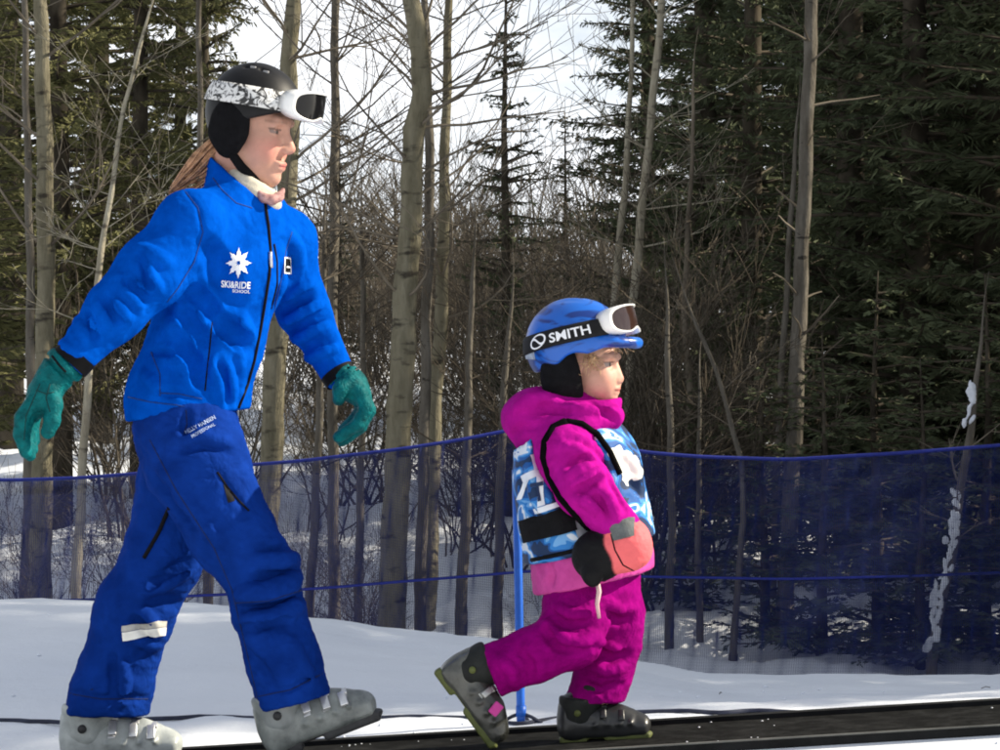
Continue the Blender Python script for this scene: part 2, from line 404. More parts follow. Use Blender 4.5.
M_CABLE = mat('cable', (.03, .035, .06), .6, .3, 20)
def build_cable():
    pl = [(-140, 719), (0, 722), (60, 724), (120, 722), (200, 718), (300, 721), (380, 719), (440, 718), (486, 721), (517, 726), (560, 719), (640, 713), (690, 712), (720, 714), (760, 711), (800, 714)]
    pts = []
    for px, py in resample(pl, 12):            # find the snow under each point of the cable
        y = .3
        for y in np.linspace(.3, 2.2, 60):
            p = P(px, py, y)
            if p[2] <= g1(p[0], y)+.004: break
        pts.append((p[0], y, g1(p[0], y)+.006))
    pts = np.array(pts); pts[1:-1] = (pts[:-2]+pts[1:-1]*2+pts[2:])/4
    mb = MB(); mb.tube(pts, .006, 6); o = mb.obj('cable', M_CABLE, None, origin=pts[0]); tag(o, 'thin dark cord lying on the snow behind the conveyor', 'cord')
    return pts
CABLE = build_cable()

M_BLUEPOLE = mat('blue_plastic', (.012, .12, .56), .42, .12, 30, spec=.4)
def build_pole():
    b = P(521, 727, .55); z0 = g1(b[0], .55)
    root = tag(empty('marker_pole', (b[0], .55, z0)), 'slim bright blue pole stuck in the snow behind the child', 'pole')
    top = P(516, 470, .55)
    mb = MB(); mb.tube([(b[0], .55, z0-.2), (b[0], .55, z0), (*P(518, 560, .55)[:2], P(518, 560, .55)[2]), top], [.0112]*4, 14); mb.obj('shaft', M_BLUEPOLE, root)
    mb = MB(); mb.tube([(b[0], .55, z0+.022), (b[0], .55, z0+.05)], .0135, 14); mb.obj('collar', M_BLUEPOLE, root)
    mb = MB()
    for dx, dy in ((-.05, .02), (.055, -.01), (.02, .05)): mb.tube([(b[0], .55, z0+.03), (b[0]+dx*.5, .55+dy*.5, z0+.02), (b[0]+dx, .55+dy, z0+.004)], .005, 5)
    mb.obj('tie_cord', M_CABLE, root)
build_pole()

def build_fence():
    YF = 7.0
    top = np.array([(-260, 462), (-150, 468), (0, 481), (80, 478), (220, 467), (300, 461), (400, 449), (460, 440), (500, 432), (533, 427), (580, 438), (640, 452), (700, 457), (790, 460), (900, 453), (1000, 445), (1130, 436), (1260, 446)], float)
    mid = np.array([(-260, 612), (0, 603), (120, 598), (230, 594), (330, 587), (400, 581), (500, 574), (533, 571), (640, 577), (790, 580), (900, 576), (1000, 572), (1130, 566), (1260, 572)], float)
    M_NET = mat('net_cord', (.014, .025, .12), .7, .2, 40, spec=.15); M_ROPE = mat('net_rope', (.012, .022, .20), .6, .2, 60)
    root = tag(empty('safety_fence', (0, YF, g1(0, YF))), 'long blue mesh safety net strung along the edge of the woods', 'fence')
    PX = np.arange(-255, 1256, 1.35)
    tz = EYE-(np.interp(PX, top[:, 0], top[:, 1])-375)*(DIST+YF)/FPX
    mz = EYE-(np.interp(PX, mid[:, 0], mid[:, 1])-375)*(DIST+YF)/FPX
    k = np.ones(27)/27
    tz = np.convolve(np.pad(tz, 13, 'edge'), k, 'valid'); mz = np.convolve(np.pad(mz, 13, 'edge'), k, 'valid')
    bz = mz-(tz-mz)*.98; X = (PX-500)*(DIST+YF)/FPX
    yw = YF+.05*np.sin(X*1.7)+.02*np.sin(X*5.1+1)
    mb = MB(); r = .00108
    lv = [.0, .25, .5, .75, 1.]
    for i in range(len(X)):
        pts = [(X[i]+.012*math.sin(9*v+i*.37), yw[i]+.03*math.sin(3*v+X[i]), tz[i]+(bz[i]-tz[i])*v) for v in lv]
        mb.tube(pts, r, 3, cap=False)
    nh = 170
    for j in range(1, nh):
        v = j/nh
        pts = np.stack([X, yw+.03*np.sin(3*v+X)+.004, tz+(bz-tz)*v], 1)[::12]
        mb.tube(pts, r, 3, cap=False)
    o = mb.obj('net', M_NET, root); o['kind'] = 'stuff'
    for nm, z, rr in (('top_rope', tz, .0085), ('middle_rope', mz, .0065), ('bottom_rope', bz, .007)):
        mb = MB(); mb.tube(np.stack([X, yw, z], 1)[::6], rr, 6); mb.obj(nm, M_ROPE, root)
    for px, pt in ((-150, 462), (566, 436), (1130, 432)):
        p = P(px, pt, YF); mb = MB(); mb.tube([(p[0], YF+.05, g1(p[0], YF)-.2), (p[0], YF+.05, p[2])], .014, 10); mb.obj('post', M_BLUEPOLE, root)
build_fence()

# ------------------------------------------------------------------ the woods
def bark(name, c, c2, dark, knots=True):
    m, t, b = nodes(name); L = t.links
    tcn = N_(t, 'ShaderNodeTexCoord'); mp_ = N_(t, 'ShaderNodeMapping'); mp_.inputs['Scale'].default_value = (5, 5, 1.2); L.new(tcn.outputs['Object'], mp_.inputs[0])
    n1 = N_(t, 'ShaderNodeTexNoise', Scale=3., Detail=6.0, Roughness=.65); L.new(mp_.outputs[0], n1.inputs[0])
    r = N_(t, 'ShaderNodeValToRGB'); e = r.color_ramp.elements; e[0].position = .32; e[0].color = (*c, 1); e[1].position = .68; e[1].color = (*c2, 1); L.new(n1.outputs[0], r.inputs[0])
    mp2 = N_(t, 'ShaderNodeMapping'); mp2.inputs['Scale'].default_value = (6, 6, 17); L.new(tcn.outputs['Object'], mp2.inputs[0])
    n2 = N_(t, 'ShaderNodeTexNoise', Scale=1.3, Detail=3.0, Roughness=.5); L.new(mp2.outputs[0], n2.inputs[0])
    r2 = N_(t, 'ShaderNodeValToRGB'); e = r2.color_ramp.elements; e[0].position = .58 if knots else .66; e[0].color = (0, 0, 0, 1); e[1].position = .70; e[1].color = (.85, .85, .85, 1); L.new(n2.outputs[0], r2.inputs[0])
    mx_ = N_(t, 'ShaderNodeMix', data_type='RGBA'); mx_.inputs[7].default_value = (*dark, 1); L.new(r2.outputs[0], mx_.inputs[0]); L.new(r.outputs[0], mx_.inputs[6]); L.new(mx_.outputs[2], b.inputs['Base Color'])
    b.inputs['Roughness'].default_value = .85; b.inputs['Specular IOR Level'].default_value = .15
    bp = N_(t, 'ShaderNodeBump', Strength=.9, Distance=.04); L.new(n1.outputs[0], bp.inputs['Height']); L.new(bp.outputs[0], b.inputs['Normal'])
    return m
M_ASPEN = bark('aspen_bark', (.11, .098, .062), (.22, .20, .14), (.025, .02, .016))
M_PALE = bark('pale_bark', (.24, .21, .15), (.42, .39, .30), (.06, .05, .04))
M_GREY = bark('grey_bark', (.075, .065, .05), (.16, .145, .12), (.02, .018, .015), False)
M_TWIG = mat('twig_bark', (.10, .082, .06), .9, .35, 3, c2=(.16, .135, .10))
M_DTWIG = mat('dark_twig_bark', (.035, .028, .02), .9, .4, 3, c2=(.075, .06, .042))
M_CBARK = mat('conifer_bark', (.035, .029, .022), .95, .4, 5, .3, 30, .05, c2=(.07, .06, .045))
def needles(name, a, b_):
    m = mat(name, a, .8, .3, 1.6, c2=b_, spec=.15); return m
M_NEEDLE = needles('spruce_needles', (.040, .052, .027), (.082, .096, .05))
M_NEEDLE_SUNLIT = needles('sunlit_fir_needles', (.07, .072, .030), (.135, .132, .054))  # lighter olive: sunlight on the left firs is put into the needle colour
M_SNOWCLUMP = mat('caught_snow', (.62, .65, .70), .6, .05, 20, .2, 60)

def twigs(mb, p, d, L, r, lev, rn, up=.25, spread=.7, nsub=(2, 4), lim=.0018, wig=.16):
    n = max(3, int(L/.12)); pts = [np.array(p, float)]; d = np.array(d, float); d /= np.linalg.norm(d)
    for i in range(n):
        d = d+np.array([rn.gauss(0, wig), rn.gauss(0, wig), rn.gauss(0, wig)+up*.12]); d /= np.linalg.norm(d); pts.append(pts[-1]+d*L/n)
    rad = np.linspace(r, max(lim, r*.35), n+1); mb.tube(pts, rad, 5 if r > .012 else 3, cap=False)
    if lev <= 0: return
    for _ in range(rn.randint(*nsub)):
        t = rn.uniform(.25, .98); i = min(n-1, int(t*n)); q = pts[i]+(pts[i+1]-pts[i])*(t*n-i)
        dd = pts[i+1]-pts[i]; dd = dd/np.linalg.norm(dd)+np.array([rn.gauss(0, spread), rn.gauss(0, spread), rn.gauss(0, spread*.6)+up*.4])
        twigs(mb, q, dd, L*rn.uniform(.4, .7), max(lim, rad[i]*.6), lev-1, rn, up, spread, nsub, lim, wig)

def traced_tree(name, Y, pl, mt, label, cat='tree', group=None, nbr=10, brY=(-60, 330), bl=(.5, 1.1), lev=2, seed=1, twm=None, nsub=(2, 4), up=.3):
    rn = random.Random(seed); pl = np.array(pl, float)
    q = resample(pl, 22); pts = []; rad = []
    for i, (px, py, w) in enumerate(q):
        yy = Y+.05*math.sin(i*.35+seed); pts.append(P(px, py, yy)); rad.append(pxm(w, Y)*.5)
    pts = np.array(pts); rad = np.array(rad)
    pts[:, 0] += .004*np.sin(np.arange(len(pts))*1.1+seed); gx, gy = pts[-1, 0], pts[-1, 1]; gz = g1(gx, gy)
    if pts[-1, 2] > gz-.1:
        pts = np.vstack([pts, [gx, gy, gz+.02], [gx, gy, gz-.15]]); rad = np.append(rad, [rad[-1]*1.12, rad[-1]*1.25])
    if pl[0, 1] >= 5:                                  # a young stem runs out into a fine whippy tip
        d1 = pts[0]-pts[1]; d1 /= np.linalg.norm(d1); tip = [pts[0]+d1*h+np.array((.05*math.sin(h*5+seed)*h, .03*math.cos(h*4+seed), 0)) for h in (.5, .36, .24, .12)]
        pts = np.vstack([tip, pts]); rad = np.append([.0012, .003, .0055, .009], np.maximum(rad, .011)); rad[:6] = np.minimum(rad[:6], np.linspace(.0012, .015, 6))
    d0 = pts[0]-pts[1]; d0 /= np.linalg.norm(d0)      # the stem goes on above the picture and tapers
    if pl[0, 1] < 5:
        ext = [pts[0]+d0*h+np.array((.03*math.sin(h*2+seed), 0, 0)) for h in (3.2, 2.4, 1.6, .8)]; pts = np.vstack([ext, pts]); rad = np.append(rad[0]*np.array((.25, .5, .72, .88)), rad)
    base = np.array((gx, gy, gz)); root = tag(empty(name, base), label, cat, group)
    mb = MB(); mb.tube(pts[::-1], rad[::-1]*(1+.06*np.sin(np.arange(len(rad))*2.3+seed)), 12); mb.obj('trunk', mt, root)
    mb = MB(); zt, zb = P(0, brY[0], Y)[2], P(0, brY[1], Y)[2]
    for _ in range(nbr):
        z = rn.uniform(zb, zt); i = int(np.argmin(abs(pts[:, 2]-z))); a = rn.choice((0, math.pi))+rn.gauss(0, .8)
        twigs(mb, pts[i], (math.cos(a), math.sin(a), rn.uniform(.15, .9)), rn.uniform(*bl), min(rad[i]*.28, .011), lev, rn, up, .6, nsub, .0016, .10)
    if nbr: mb.obj('branches', twm or M_TWIG, root)['kind'] = 'stuff'
    return root, pts, rad

TT = traced_tree
TT('aspen_tree', 8.5, [(412, -60, 17), (411, 0, 18), (420, 55, 19), (423, 95, 20), (413, 130, 21), (412, 200, 22), (405, 300, 24), (398, 450, 26), (392, 600, 28), (391, 636, 30)], M_ASPEN,
   'thickest bare aspen trunk with a crooked bend, between the adult and the child', nbr=22, seed=3)
TT('aspen_tree', 9.0, [(303, -60, 14), (293, 0, 15), (289, 60, 17), (290, 150, 19), (283, 260, 21), (276, 350, 22), (270, 480, 23), (262, 600, 25)], M_ASPEN,
   'bare aspen trunk rising right behind the head of the adult', nbr=18, seed=4)
TT('aspen_tree', 9.6, [(337, -60, 7), (335, 0, 8), (335, 150, 9), (333, 300, 10), (333, 480, 11), (334, 600, 12)], M_GREY,
   'thin straight dark trunk just right of the black goggles of the adult', nbr=26, seed=5, twm=M_DTWIG)
TT('aspen_tree', 9.9, [(452, -60, 7), (449, 0, 8), (445, 150, 10), (442, 300, 13), (434, 420, 15), (428, 620, 17)], M_ASPEN,
   'slender aspen trunk right of the thickest crooked trunk', nbr=26, seed=6)
TT('aspen_tree', 9.3, [(423, -60, 6), (425, 0, 7), (428, 90, 9), (430, 200, 10), (427, 300, 10), (424, 450, 11), (420, 600, 12)], M_GREY,
   'thin dark stem hugging the right side of the thickest crooked trunk', nbr=6, seed=8)
TT('aspen_tree', 9.0, [(38, -60, 13), (40, 0, 14), (44, 120, 16), (46, 250, 18), (45, 400, 20), (42, 480, 21), (40, 590, 24)], M_ASPEN,
   'upright grey trunk at the far left, above the teal glove', nbr=8, seed=9)
TT('aspen_tree', 10, [(24, -40, 6), (26, 100, 7), (30, 250, 8), (31, 400, 10), (26, 590, 13)], M_GREY,
   'leftmost thin dark trunk, beside the upright grey trunk', nbr=6, seed=10)
TT('aspen_sapling', 8.8, [(138, 55, 3), (124, 105, 4), (116, 160, 5), (105, 230, 6), (96, 290, 7), (88, 380, 8), (82, 480, 9), (76, 590, 11)], M_PALE,
   'slender pale sapling with spreading forks left of the adult', nbr=16, brY=(60, 330), bl=(.25, .55), seed=12, twm=M_PALE)
TT('aspen_tree', 10, [(198, -40, 5), (200, 100, 6), (202, 250, 7), (206, 450, 9), (208, 600, 11)], M_GREY, 'thin stem standing behind the back of the adult', nbr=5, seed=13)
TT('lodgepole_pine', 9.6, [(816, -60, 12), (812, 0, 13), (806, 150, 14), (800, 300, 15), (795, 420, 16), (788, 550, 17), (783, 680, 19)], M_GREY,
   'tall straight grey trunk with short dead stubs in front of the dark firs', nbr=15, brY=(-40, 420), bl=(.15, .45), lev=0, seed=14, up=-.1)
TT('dead_aspen', 12, [(668, -60, 5), (662, 0, 7), (655, 80, 8), (648, 150, 8), (640, 230, 9), (632, 320, 9), (626, 450, 10), (622, 600, 11)], M_PALE,
   'pale dead aspen stem above the goggles of the child', nbr=16, brY=(-40, 380), bl=(.3, .8), seed=15, twm=M_PALE)
TT('dead_aspen', 12.4, [(634, -20, 4), (630, 100, 5), (624, 200, 7), (614, 300, 8), (610, 450, 9), (606, 600, 10)], M_PALE,
   'thin leaning pale stem left of the pale dead aspen', nbr=14, brY=(40, 380), bl=(.3, .7), seed=16, twm=M_TWIG)
TT('dead_aspen', 11.5, [(694, 110, 3), (690, 200, 5), (684, 300, 6), (690, 400, 7), (684, 520, 9), (680, 650, 10)], M_TWIG,
   'short crooked brown stem between the child and the curved sapling', nbr=18, brY=(130, 420), bl=(.25, .6), seed=17)
TT('bent_sapling', 9.0, [(706, 345, 3), (716, 372, 4), (728, 410, 5), (741, 460, 6), (744, 520, 6.5), (737, 590, 7), (733, 672, 8)], M_GREY,
   'thin sapling bowed into a curve behind the net right of the child', nbr=5, brY=(350, 450), bl=(.2, .4), seed=18)
TT('lodgepole_pine', 11, [(795, 150, 5), (786, 300, 6), (779, 420, 7), (775, 520, 8), (771, 665, 9)], M_GREY, 'thin dark trunk close beside the tall straight grey trunk', nbr=4, seed=19)
for k, (Y, pl, lb) in enumerate((
        (9.4, [(325, 250, 5), (321, 350, 7), (318, 450, 8), (310, 605, 10)], 'short thin stem behind the net below the far glove of the adult'),
        (10.2, [(362, 250, 5), (364, 380, 6), (360, 500, 8), (358, 622, 9)], 'thin dark stem behind the net left of the thickest crooked trunk'),
        (9.2, [(472, 280, 5), (468, 400, 8), (466, 500, 10), (460, 640, 13)], 'dark stem behind the net, second to the left of the blue pole'),
        (9.5, [(508, 330, 6), (502, 430, 8), (500, 500, 9), (497, 640, 12)], 'dark stem behind the net, next to the blue pole on its left'),
        (9.4, [(667, 330, 5), (670, 430, 7), (672, 520, 8), (668, 668, 10)], 'thin dark stem behind the net just right of the child'),
        (9.7, [(700, 420, 4), (698, 520, 6), (700, 670, 8)], 'short thin stem behind the net left of the curved sapling'))):
    TT('young_aspen', Y, pl, M_GREY, lb, group='stems behind the net', nbr=14, brY=(pl[0][1]-120, 480), bl=(.25, .6), seed=30+k, twm=M_DTWIG)

def frame_y(a): a = math.radians(a); return np.array(((math.cos(a), 0, math.sin(a)), (0, 1, 0), (-math.sin(a), 0, math.cos(a))))
def snag():                                   # the dead stem with snow stuck to it, at the right
    root, pts, rad = TT('dead_snag', 8.3, [(978, 368, 5), (971, 430, 8), (963, 470, 9), (955, 540, 9), (942, 600, 10), (931, 662, 11)], M_GREY,
        'dead leaning stem plastered with snow at the right behind the net', nbr=6, brY=(380, 560), bl=(.15, .35), lev=1, seed=41)
    rn = random.Random(4)
    for a, b in ((382, 400), (407, 424), (492, 508), (512, 556), (561, 606), (611, 626), (630, 650)):
        s_ = SDF(); py = a
        while py < b:
            i = np.interp(py, [368, 430, 470, 540, 600, 662], [978, 971, 963, 955, 942, 931]); c = P(i-4+rn.uniform(-3, 3), py, 8.24)
            r = pxm(rn.uniform(1.2, 2.6), 8.2); c = c+np.array((rn.gauss(0, .011), 0, 0)); s_.ell(c, (r*rn.uniform(.6, 1.5), r*.7, r*rn.uniform(1.6, 4.0)), .006, M=frame_y(rn.uniform(-25, 35))); py += rn.uniform(2.0, 4.0)
        V, F = s_.mesh(.006); V = wrinkle(V, F, .008, 40, (1, 1, .6), seed=a); mesh_obj('snow_clump', V, F, M_SNOWCLUMP, root)
snag()

def spruce_mesh(H, Rm, seed, dens=1.0, droop=.35, zbase=.25, bare=False):
    rn = random.Random(seed); tr = MB(); tr.tube([(0, 0, -.2), (0, 0, H*.3), (.03, 0, H*.65), (0, 0, H)], np.array([H*.016+.003, H*.012+.002, H*.007+.001, .003]), 9)
    wood = MB(); cr = []; nb = 0
    z = zbase
    while z < H-.15:
        f = 1-z/H; Lb = Rm*(f**.75)*rn.uniform(.8, 1.15)
        for _ in range(rn.randint(6, 9)):
            a = rn.uniform(0, 2*math.pi); L = Lb*rn.uniform(.65, 1.1); zz = z+rn.uniform(-.1, .1)
            n = max(4, int(L/.16)); p = np.array((0, 0, zz)); d = np.array((math.cos(a), math.sin(a), rn.uniform(.0, .3))); pts = [p]
            for i in range(n):
                d = d+np.array((rn.gauss(0, .05), rn.gauss(0, .05), -droop*.5/n+(.5/n if i > n*.7 else 0))); d /= np.linalg.norm(d); pts.append(pts[-1]+d*L/n)
            wood.tube(pts, np.linspace(.012+.006*L, .003, n+1), 3, cap=False)
            st = .055/dens; t = .12*L
            while t < L:
                u = t/L*n; i = min(n-1, int(u)); q = pts[i]+(pts[i+1]-pts[i])*(u-i); ax = (pts[i+1]-pts[i])/(L/n)
                sd_ = np.cross(ax, (0, 0, 1)); sd_ /= np.linalg.norm(sd_)+1e-9
                for sgn in (-1, 1):
                    if rn.random() < .12: continue
                    tl = (.08+.20*min(1, (L-t)/L+.15)*min(1, L))*rn.uniform(.6, 1.15)
                    dd = ax*rn.uniform(.5, 1)+sd_*sgn*rn.uniform(.6, 1.1)+np.array((0, 0, rn.uniform(-.7, .3))); dd /= np.linalg.norm(dd)
                    for b in range(7):                # needle blades around each twig
                        w = np.cross(dd, (rn.gauss(0, 1), rn.gauss(0, 1), rn.gauss(0, 1))); w /= np.linalg.norm(w)+1e-9
                        e0 = q+dd*tl*rn.uniform(0, .45)+w*.004; e1 = e0+(dd+w*rn.uniform(-.45, .45))*tl*rn.uniform(.35, .6); wd = rn.uniform(.0035, .0085)
                        mid = (e0+e1)/2+dd*tl*rn.uniform(-.15, .15)
                        cr.append((e0, mid+w*wd, e1, mid-w*wd))
                t += st*rn.uniform(.7, 1.3)
        z += rn.uniform(.13, .22)*(1+.4*z/H)
    V = np.array(cr).reshape(-1, 3); F = np.arange(len(V)).reshape(-1, 4)
    return tr, wood, V, F
def conifer_kinds():
    out = []
    for H, Rm, sd_, dn, nm, zb_ in ((7.5, 1.55, 1, 1.15, M_NEEDLE, .2), (9.0, 1.75, 2, 1.1, M_NEEDLE, .25), (7.0, 1.35, 3, 1.2, M_NEEDLE_SUNLIT, .85), (4.2, .8, 4, .8, M_NEEDLE, .2), (2.4, .75, 5, 1.0, M_NEEDLE, .1)):
        tr, wood, V, F = spruce_mesh(H, Rm, sd_, dn, zbase=zb_)
        o = [tr.obj('trunk', M_CBARK), wood.obj('limbs', M_DTWIG), mesh_obj('crown', V, F, nm, smooth=False)]
        me = [x.data for x in o]
        for x in o: bpy.data.objects.remove(x)
        out.append(me)
    return out
KINDS_C = conifer_kinds()
def conifer(px, Y, kind, s, label, group=None, name='spruce_tree', rot=None, sz=None):
    x = (px-500)*(DIST+Y)/FPX; root = tag(empty(name, (x, Y, g1(x, Y)-.05)), label, 'tree', group)
    root.rotation_euler = (0, 0, R_.uniform(0, 6.28) if rot is None else rot); root.scale = (s, s, sz or s)
    for nm, me in zip(('trunk', 'limbs', 'crown'), KINDS_C[kind]):
        o = bpy.data.objects.new(nm, me); o.parent = root; COL.objects.link(o)
        if nm != 'trunk': o['kind'] = 'stuff'
    return root
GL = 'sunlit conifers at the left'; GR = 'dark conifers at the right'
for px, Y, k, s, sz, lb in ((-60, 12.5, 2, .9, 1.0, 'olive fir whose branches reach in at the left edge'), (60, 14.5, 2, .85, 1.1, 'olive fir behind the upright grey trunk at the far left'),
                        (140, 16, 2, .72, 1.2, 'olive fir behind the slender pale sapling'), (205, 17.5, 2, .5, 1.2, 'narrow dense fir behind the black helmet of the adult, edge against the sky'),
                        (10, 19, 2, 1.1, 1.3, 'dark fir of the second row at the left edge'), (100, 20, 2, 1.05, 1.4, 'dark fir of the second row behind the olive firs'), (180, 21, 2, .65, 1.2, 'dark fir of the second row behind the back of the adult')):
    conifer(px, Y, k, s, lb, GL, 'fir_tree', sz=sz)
conifer(507, 15, 3, .72, 'small thin spruce in front of the sky between the two people', None, 'young_spruce', sz=1.0)
conifer(340, 22, 3, .65, 'small dark spruce below the sky, just right of the goggles of the adult', None, 'young_spruce', sz=.7)
conifer(565, 21, 3, .55, 'small dark spruce above the blue helmet of the child', None, 'young_spruce', sz=.7)
conifer(648, 19, 1, .55, 'spruce behind the pale dead aspen stems, its top against the sky', GR, sz=1.05)
conifer(705, 16.5, 1, .8, 'large spruce whose ragged branches stand out against the sky', GR, sz=1.1)
for px, Y, k, s, sz, lb in ((752, 13.5, 0, .74, 1.1, 'dark spruce just left of the tall straight grey trunk'), (850, 12.6, 1, .8, 1.0, 'dark spruce just right of the tall straight grey trunk'), (915, 11.8, 0, .95, 1.1, 'dark spruce in the front row left of the snow-plastered stem'),
                            (990, 12.0, 1, .9, 1.0, 'dark spruce in the front row behind the snow-plastered stem'), (1060, 11, 0, 1.05, 1.1, 'dark spruce cut by the right edge, foremost of the stand')): conifer(px, Y, k, s, lb, GR, sz=sz)
for px, Y, k, s in ((795, 17.5, 1, .75), (870, 16.5, 1, .95), (950, 16, 0, 1.2), (1030, 16.5, 1, 1.1), (735, 22, 1, .62), (810, 23, 1, .95), (900, 22, 1, 1.2), (1000, 22, 1, 1.3)): conifer(px, Y, k, s, 'dark spruce deeper in the dense stand at the right', GR, sz=max(s, 1.1))
for x, Y, k, s in ((6.6, 3.0, 1, 1.05), (8.6, 3.3, 1, 1.1), (10.6, 3.6, 1, 1.15), (12.6, 3.9, 1, 1.15), (9.6, 2.7, 1, 1.0), (11.6, 2.95, 1, 1.05), (7.6, 2.6, 1, .9), (7.9, 4.1, 1, 1.1), (7.2, 5.0, 1, 1.1), (9.4, 5.2, 1, 1.15), (11.4, 5.5, 1, 1.15), (6.4, 6.6, 1, 1.1), (8.6, 7.0, 1, 1.15), (10.6, 7.3, 1, 1.15), (5.2, 8.9, 1, 1.0), (7.4, 9.4, 1, 1.1), (6.2, 11.5, 1, 1.1), (8.4, 13, 1, 1.2), (7.2, 16, 1, 1.2)):  # out-of-view spruces, added to shade the snow bank and the right stand
    conifer(500+x*FPX/(DIST+Y), Y, k, s, 'unseen dark spruce added outside the right edge to cast shade', GR, sz=1.45 if Y < 7.5 else s)
for px, Y, s, lb in ((700, 10.6, .7, 'between the child and the curved sapling'), (765, 9.6, .8, 'left of the foot of the tall straight grey trunk'), (822, 9.0, .85, 'right of the foot of the tall straight grey trunk'), (878, 9.4, 1.0, 'midway to the snow-plastered stem'),
                     (920, 8.7, .8, 'just left of the snow-plastered stem'), (985, 9.2, 1.0, 'right of the snow-plastered stem'), (1040, 8.8, 1.0, 'at the right edge')):
    conifer(px, Y, 4, s, 'low bushy spruce behind the net, '+lb, 'young spruces behind the net', 'young_spruce', sz=s*.85)

def shrubs():
    ms = []
    for v in range(5):
        rn = random.Random(100+v); mb = MB()
        for _ in range(rn.randint(6, 9)):
            a = rn.uniform(0, 6.28); twigs(mb, (rn.gauss(0, .1), rn.gauss(0, .1), -.05), (math.cos(a)*.45, math.sin(a)*.45, 1), rn.uniform(1.2, 2.4), rn.uniform(.010, .018), 3, rn, .3, .55, (3, 5), .0028, .13)
        o = mb.obj('stems', M_DTWIG if v % 2 else M_TWIG); ms.append(o.data); bpy.data.objects.remove(o)
    rn = random.Random(77); g = 0
    def put(px, Y, s, lb, grp):
        x = (px-500)*(DIST+Y)/FPX; o = bpy.data.objects.new('bare_shrub', rn.choice(ms)); COL.objects.link(o)
        o.location = (x, Y, g1(x, Y)-.05); o.rotation_euler = (0, 0, rn.uniform(0, 6.28)); o.scale = (s, s, s*rn.uniform(.85, 1.15)); tag(o, lb, 'shrub', grp)
    for i in range(44): Yq = rn.uniform(11.5, 27); put(rn.uniform(285, 640), Yq, rn.uniform(.38, .66)*(.7+Yq/40), 'bare brown shrub in the thicket between the two people', 'bare shrubs of the thicket')
    for i in range(6): put(rn.uniform(-20, 260), rn.uniform(11, 17), rn.uniform(.5, .85), 'bare brown shrub among the firs at the left', 'bare shrubs at the left')
    for i in range(9): put(rn.uniform(640, 730), rn.uniform(10.5, 13), rn.uniform(.5, .8), 'bare brown shrub behind the net right of the child', 'bare shrubs right of the child')
    for i in range(10): put(rn.uniform(-10, 660), rn.uniform(8.4, 11), rn.uniform(.2, .36), 'low twiggy shrub poking out of the snow behind the net', 'low shrubs behind the net')
    mb = MB(); rn = random.Random(5)          # the far wood: bare poles and brush that read as one mass
    for i in range(1500):
        Y = rn.uniform(32, 75); x = rn.uniform(-9, 9)*(DIST+Y)/40; z = g1(x, Y); h = rn.uniform(1.0, 2.6)
        mb.tube([(x, Y, z-.1), (x+rn.gauss(0, .1), Y, z+h*.5), (x+rn.gauss(0, .2), Y, z+h)], [.03, .022, .008], 3, cap=False)
        for _ in range(6):
            t = rn.uniform(.25, .95); a = rn.uniform(0, 6.28); l = rn.uniform(.3, .9); q = np.array((x, Y, z+h*t)); mb.tube([q, q+np.array((math.cos(a)*l*.7, math.sin(a)*l*.7, l*.8))], [.012, .005], 3, cap=False)
    o = mb.obj('far_wood', M_TWIG, smooth=False); tag(o, 'far leafless wood on the rise below the sky', 'wood', kind='stuff')
shrubs()

def snow_crumbs():                              # loose crumbs and clods of snow scattered along the carpet and the bank
    rn = random.Random(12); mb = MB()
    for i in range(170):
        x = rn.uniform(-1.9, 1.9); y = rn.choice((rn.uniform(.3, .75), rn.uniform(.3, 2.6), rn.uniform(-.42, -.29))); r = rn.uniform(.003, .008)*(1.3 if y > 1 else 1); z = g1(x, y)
        V = np.array([(1, 0, 0), (-1, 0, 0), (0, 1, 0), (0, -1, 0), (0, 0, 1), (0, 0, -1)], float)*np.array([[rn.uniform(.6, 1.3)] for _ in range(6)])*r; V[:, 2] *= .7
        mb.add(V+np.array((x, y, z+r*.3)), [(0, 2, 4), (2, 1, 4), (1, 3, 4), (3, 0, 4), (2, 0, 5), (1, 2, 5), (3, 1, 5), (0, 3, 5)])
    for i in range(46):
        x = rn.gauss(rn.choice((-1.2, -.3, .6, 1.4)), .12); y = rn.choice((rn.uniform(.16, .232), rn.uniform(-.23, -.15), rn.uniform(-.2, .2))); r = rn.uniform(.0015, .004); z = float(belt_z(x))
        V = np.array([(1, 0, 0), (-1, 0, 0), (0, 1, 0), (0, -1, 0), (0, 0, .5), (0, 0, -.3)], float)*r; mb.add(V+np.array((x, y, z+r*.3)), [(0, 2, 4), (2, 1, 4), (1, 3, 4), (3, 0, 4), (2, 0, 5), (1, 2, 5), (3, 1, 5), (0, 3, 5)])
    o = mb.obj('snow_crumbs', M_SNOW, smooth=False); tag(o, 'loose crumbs of snow scattered beside the conveyor', 'snow', kind='stuff')
    mb = MB()
    for i in range(11):
        x = rn.uniform(-2.6, 2.6); y = rn.uniform(.6, 3.0); a = rn.uniform(0, 3.14); l = rn.uniform(.008, .05); z = g1(x, y)+.006
        mb.tube([(x, y, z), (x+math.cos(a)*l*.5, y+math.sin(a)*l*.5, z+.004), (x+math.cos(a)*l, y+math.sin(a)*l, z)], .0016, 3)
    o = mb.obj('twig_litter', M_DTWIG, smooth=False); tag(o, 'tiny dark bits of twig littering the snow bank', 'litter', kind='stuff')
snow_crumbs()
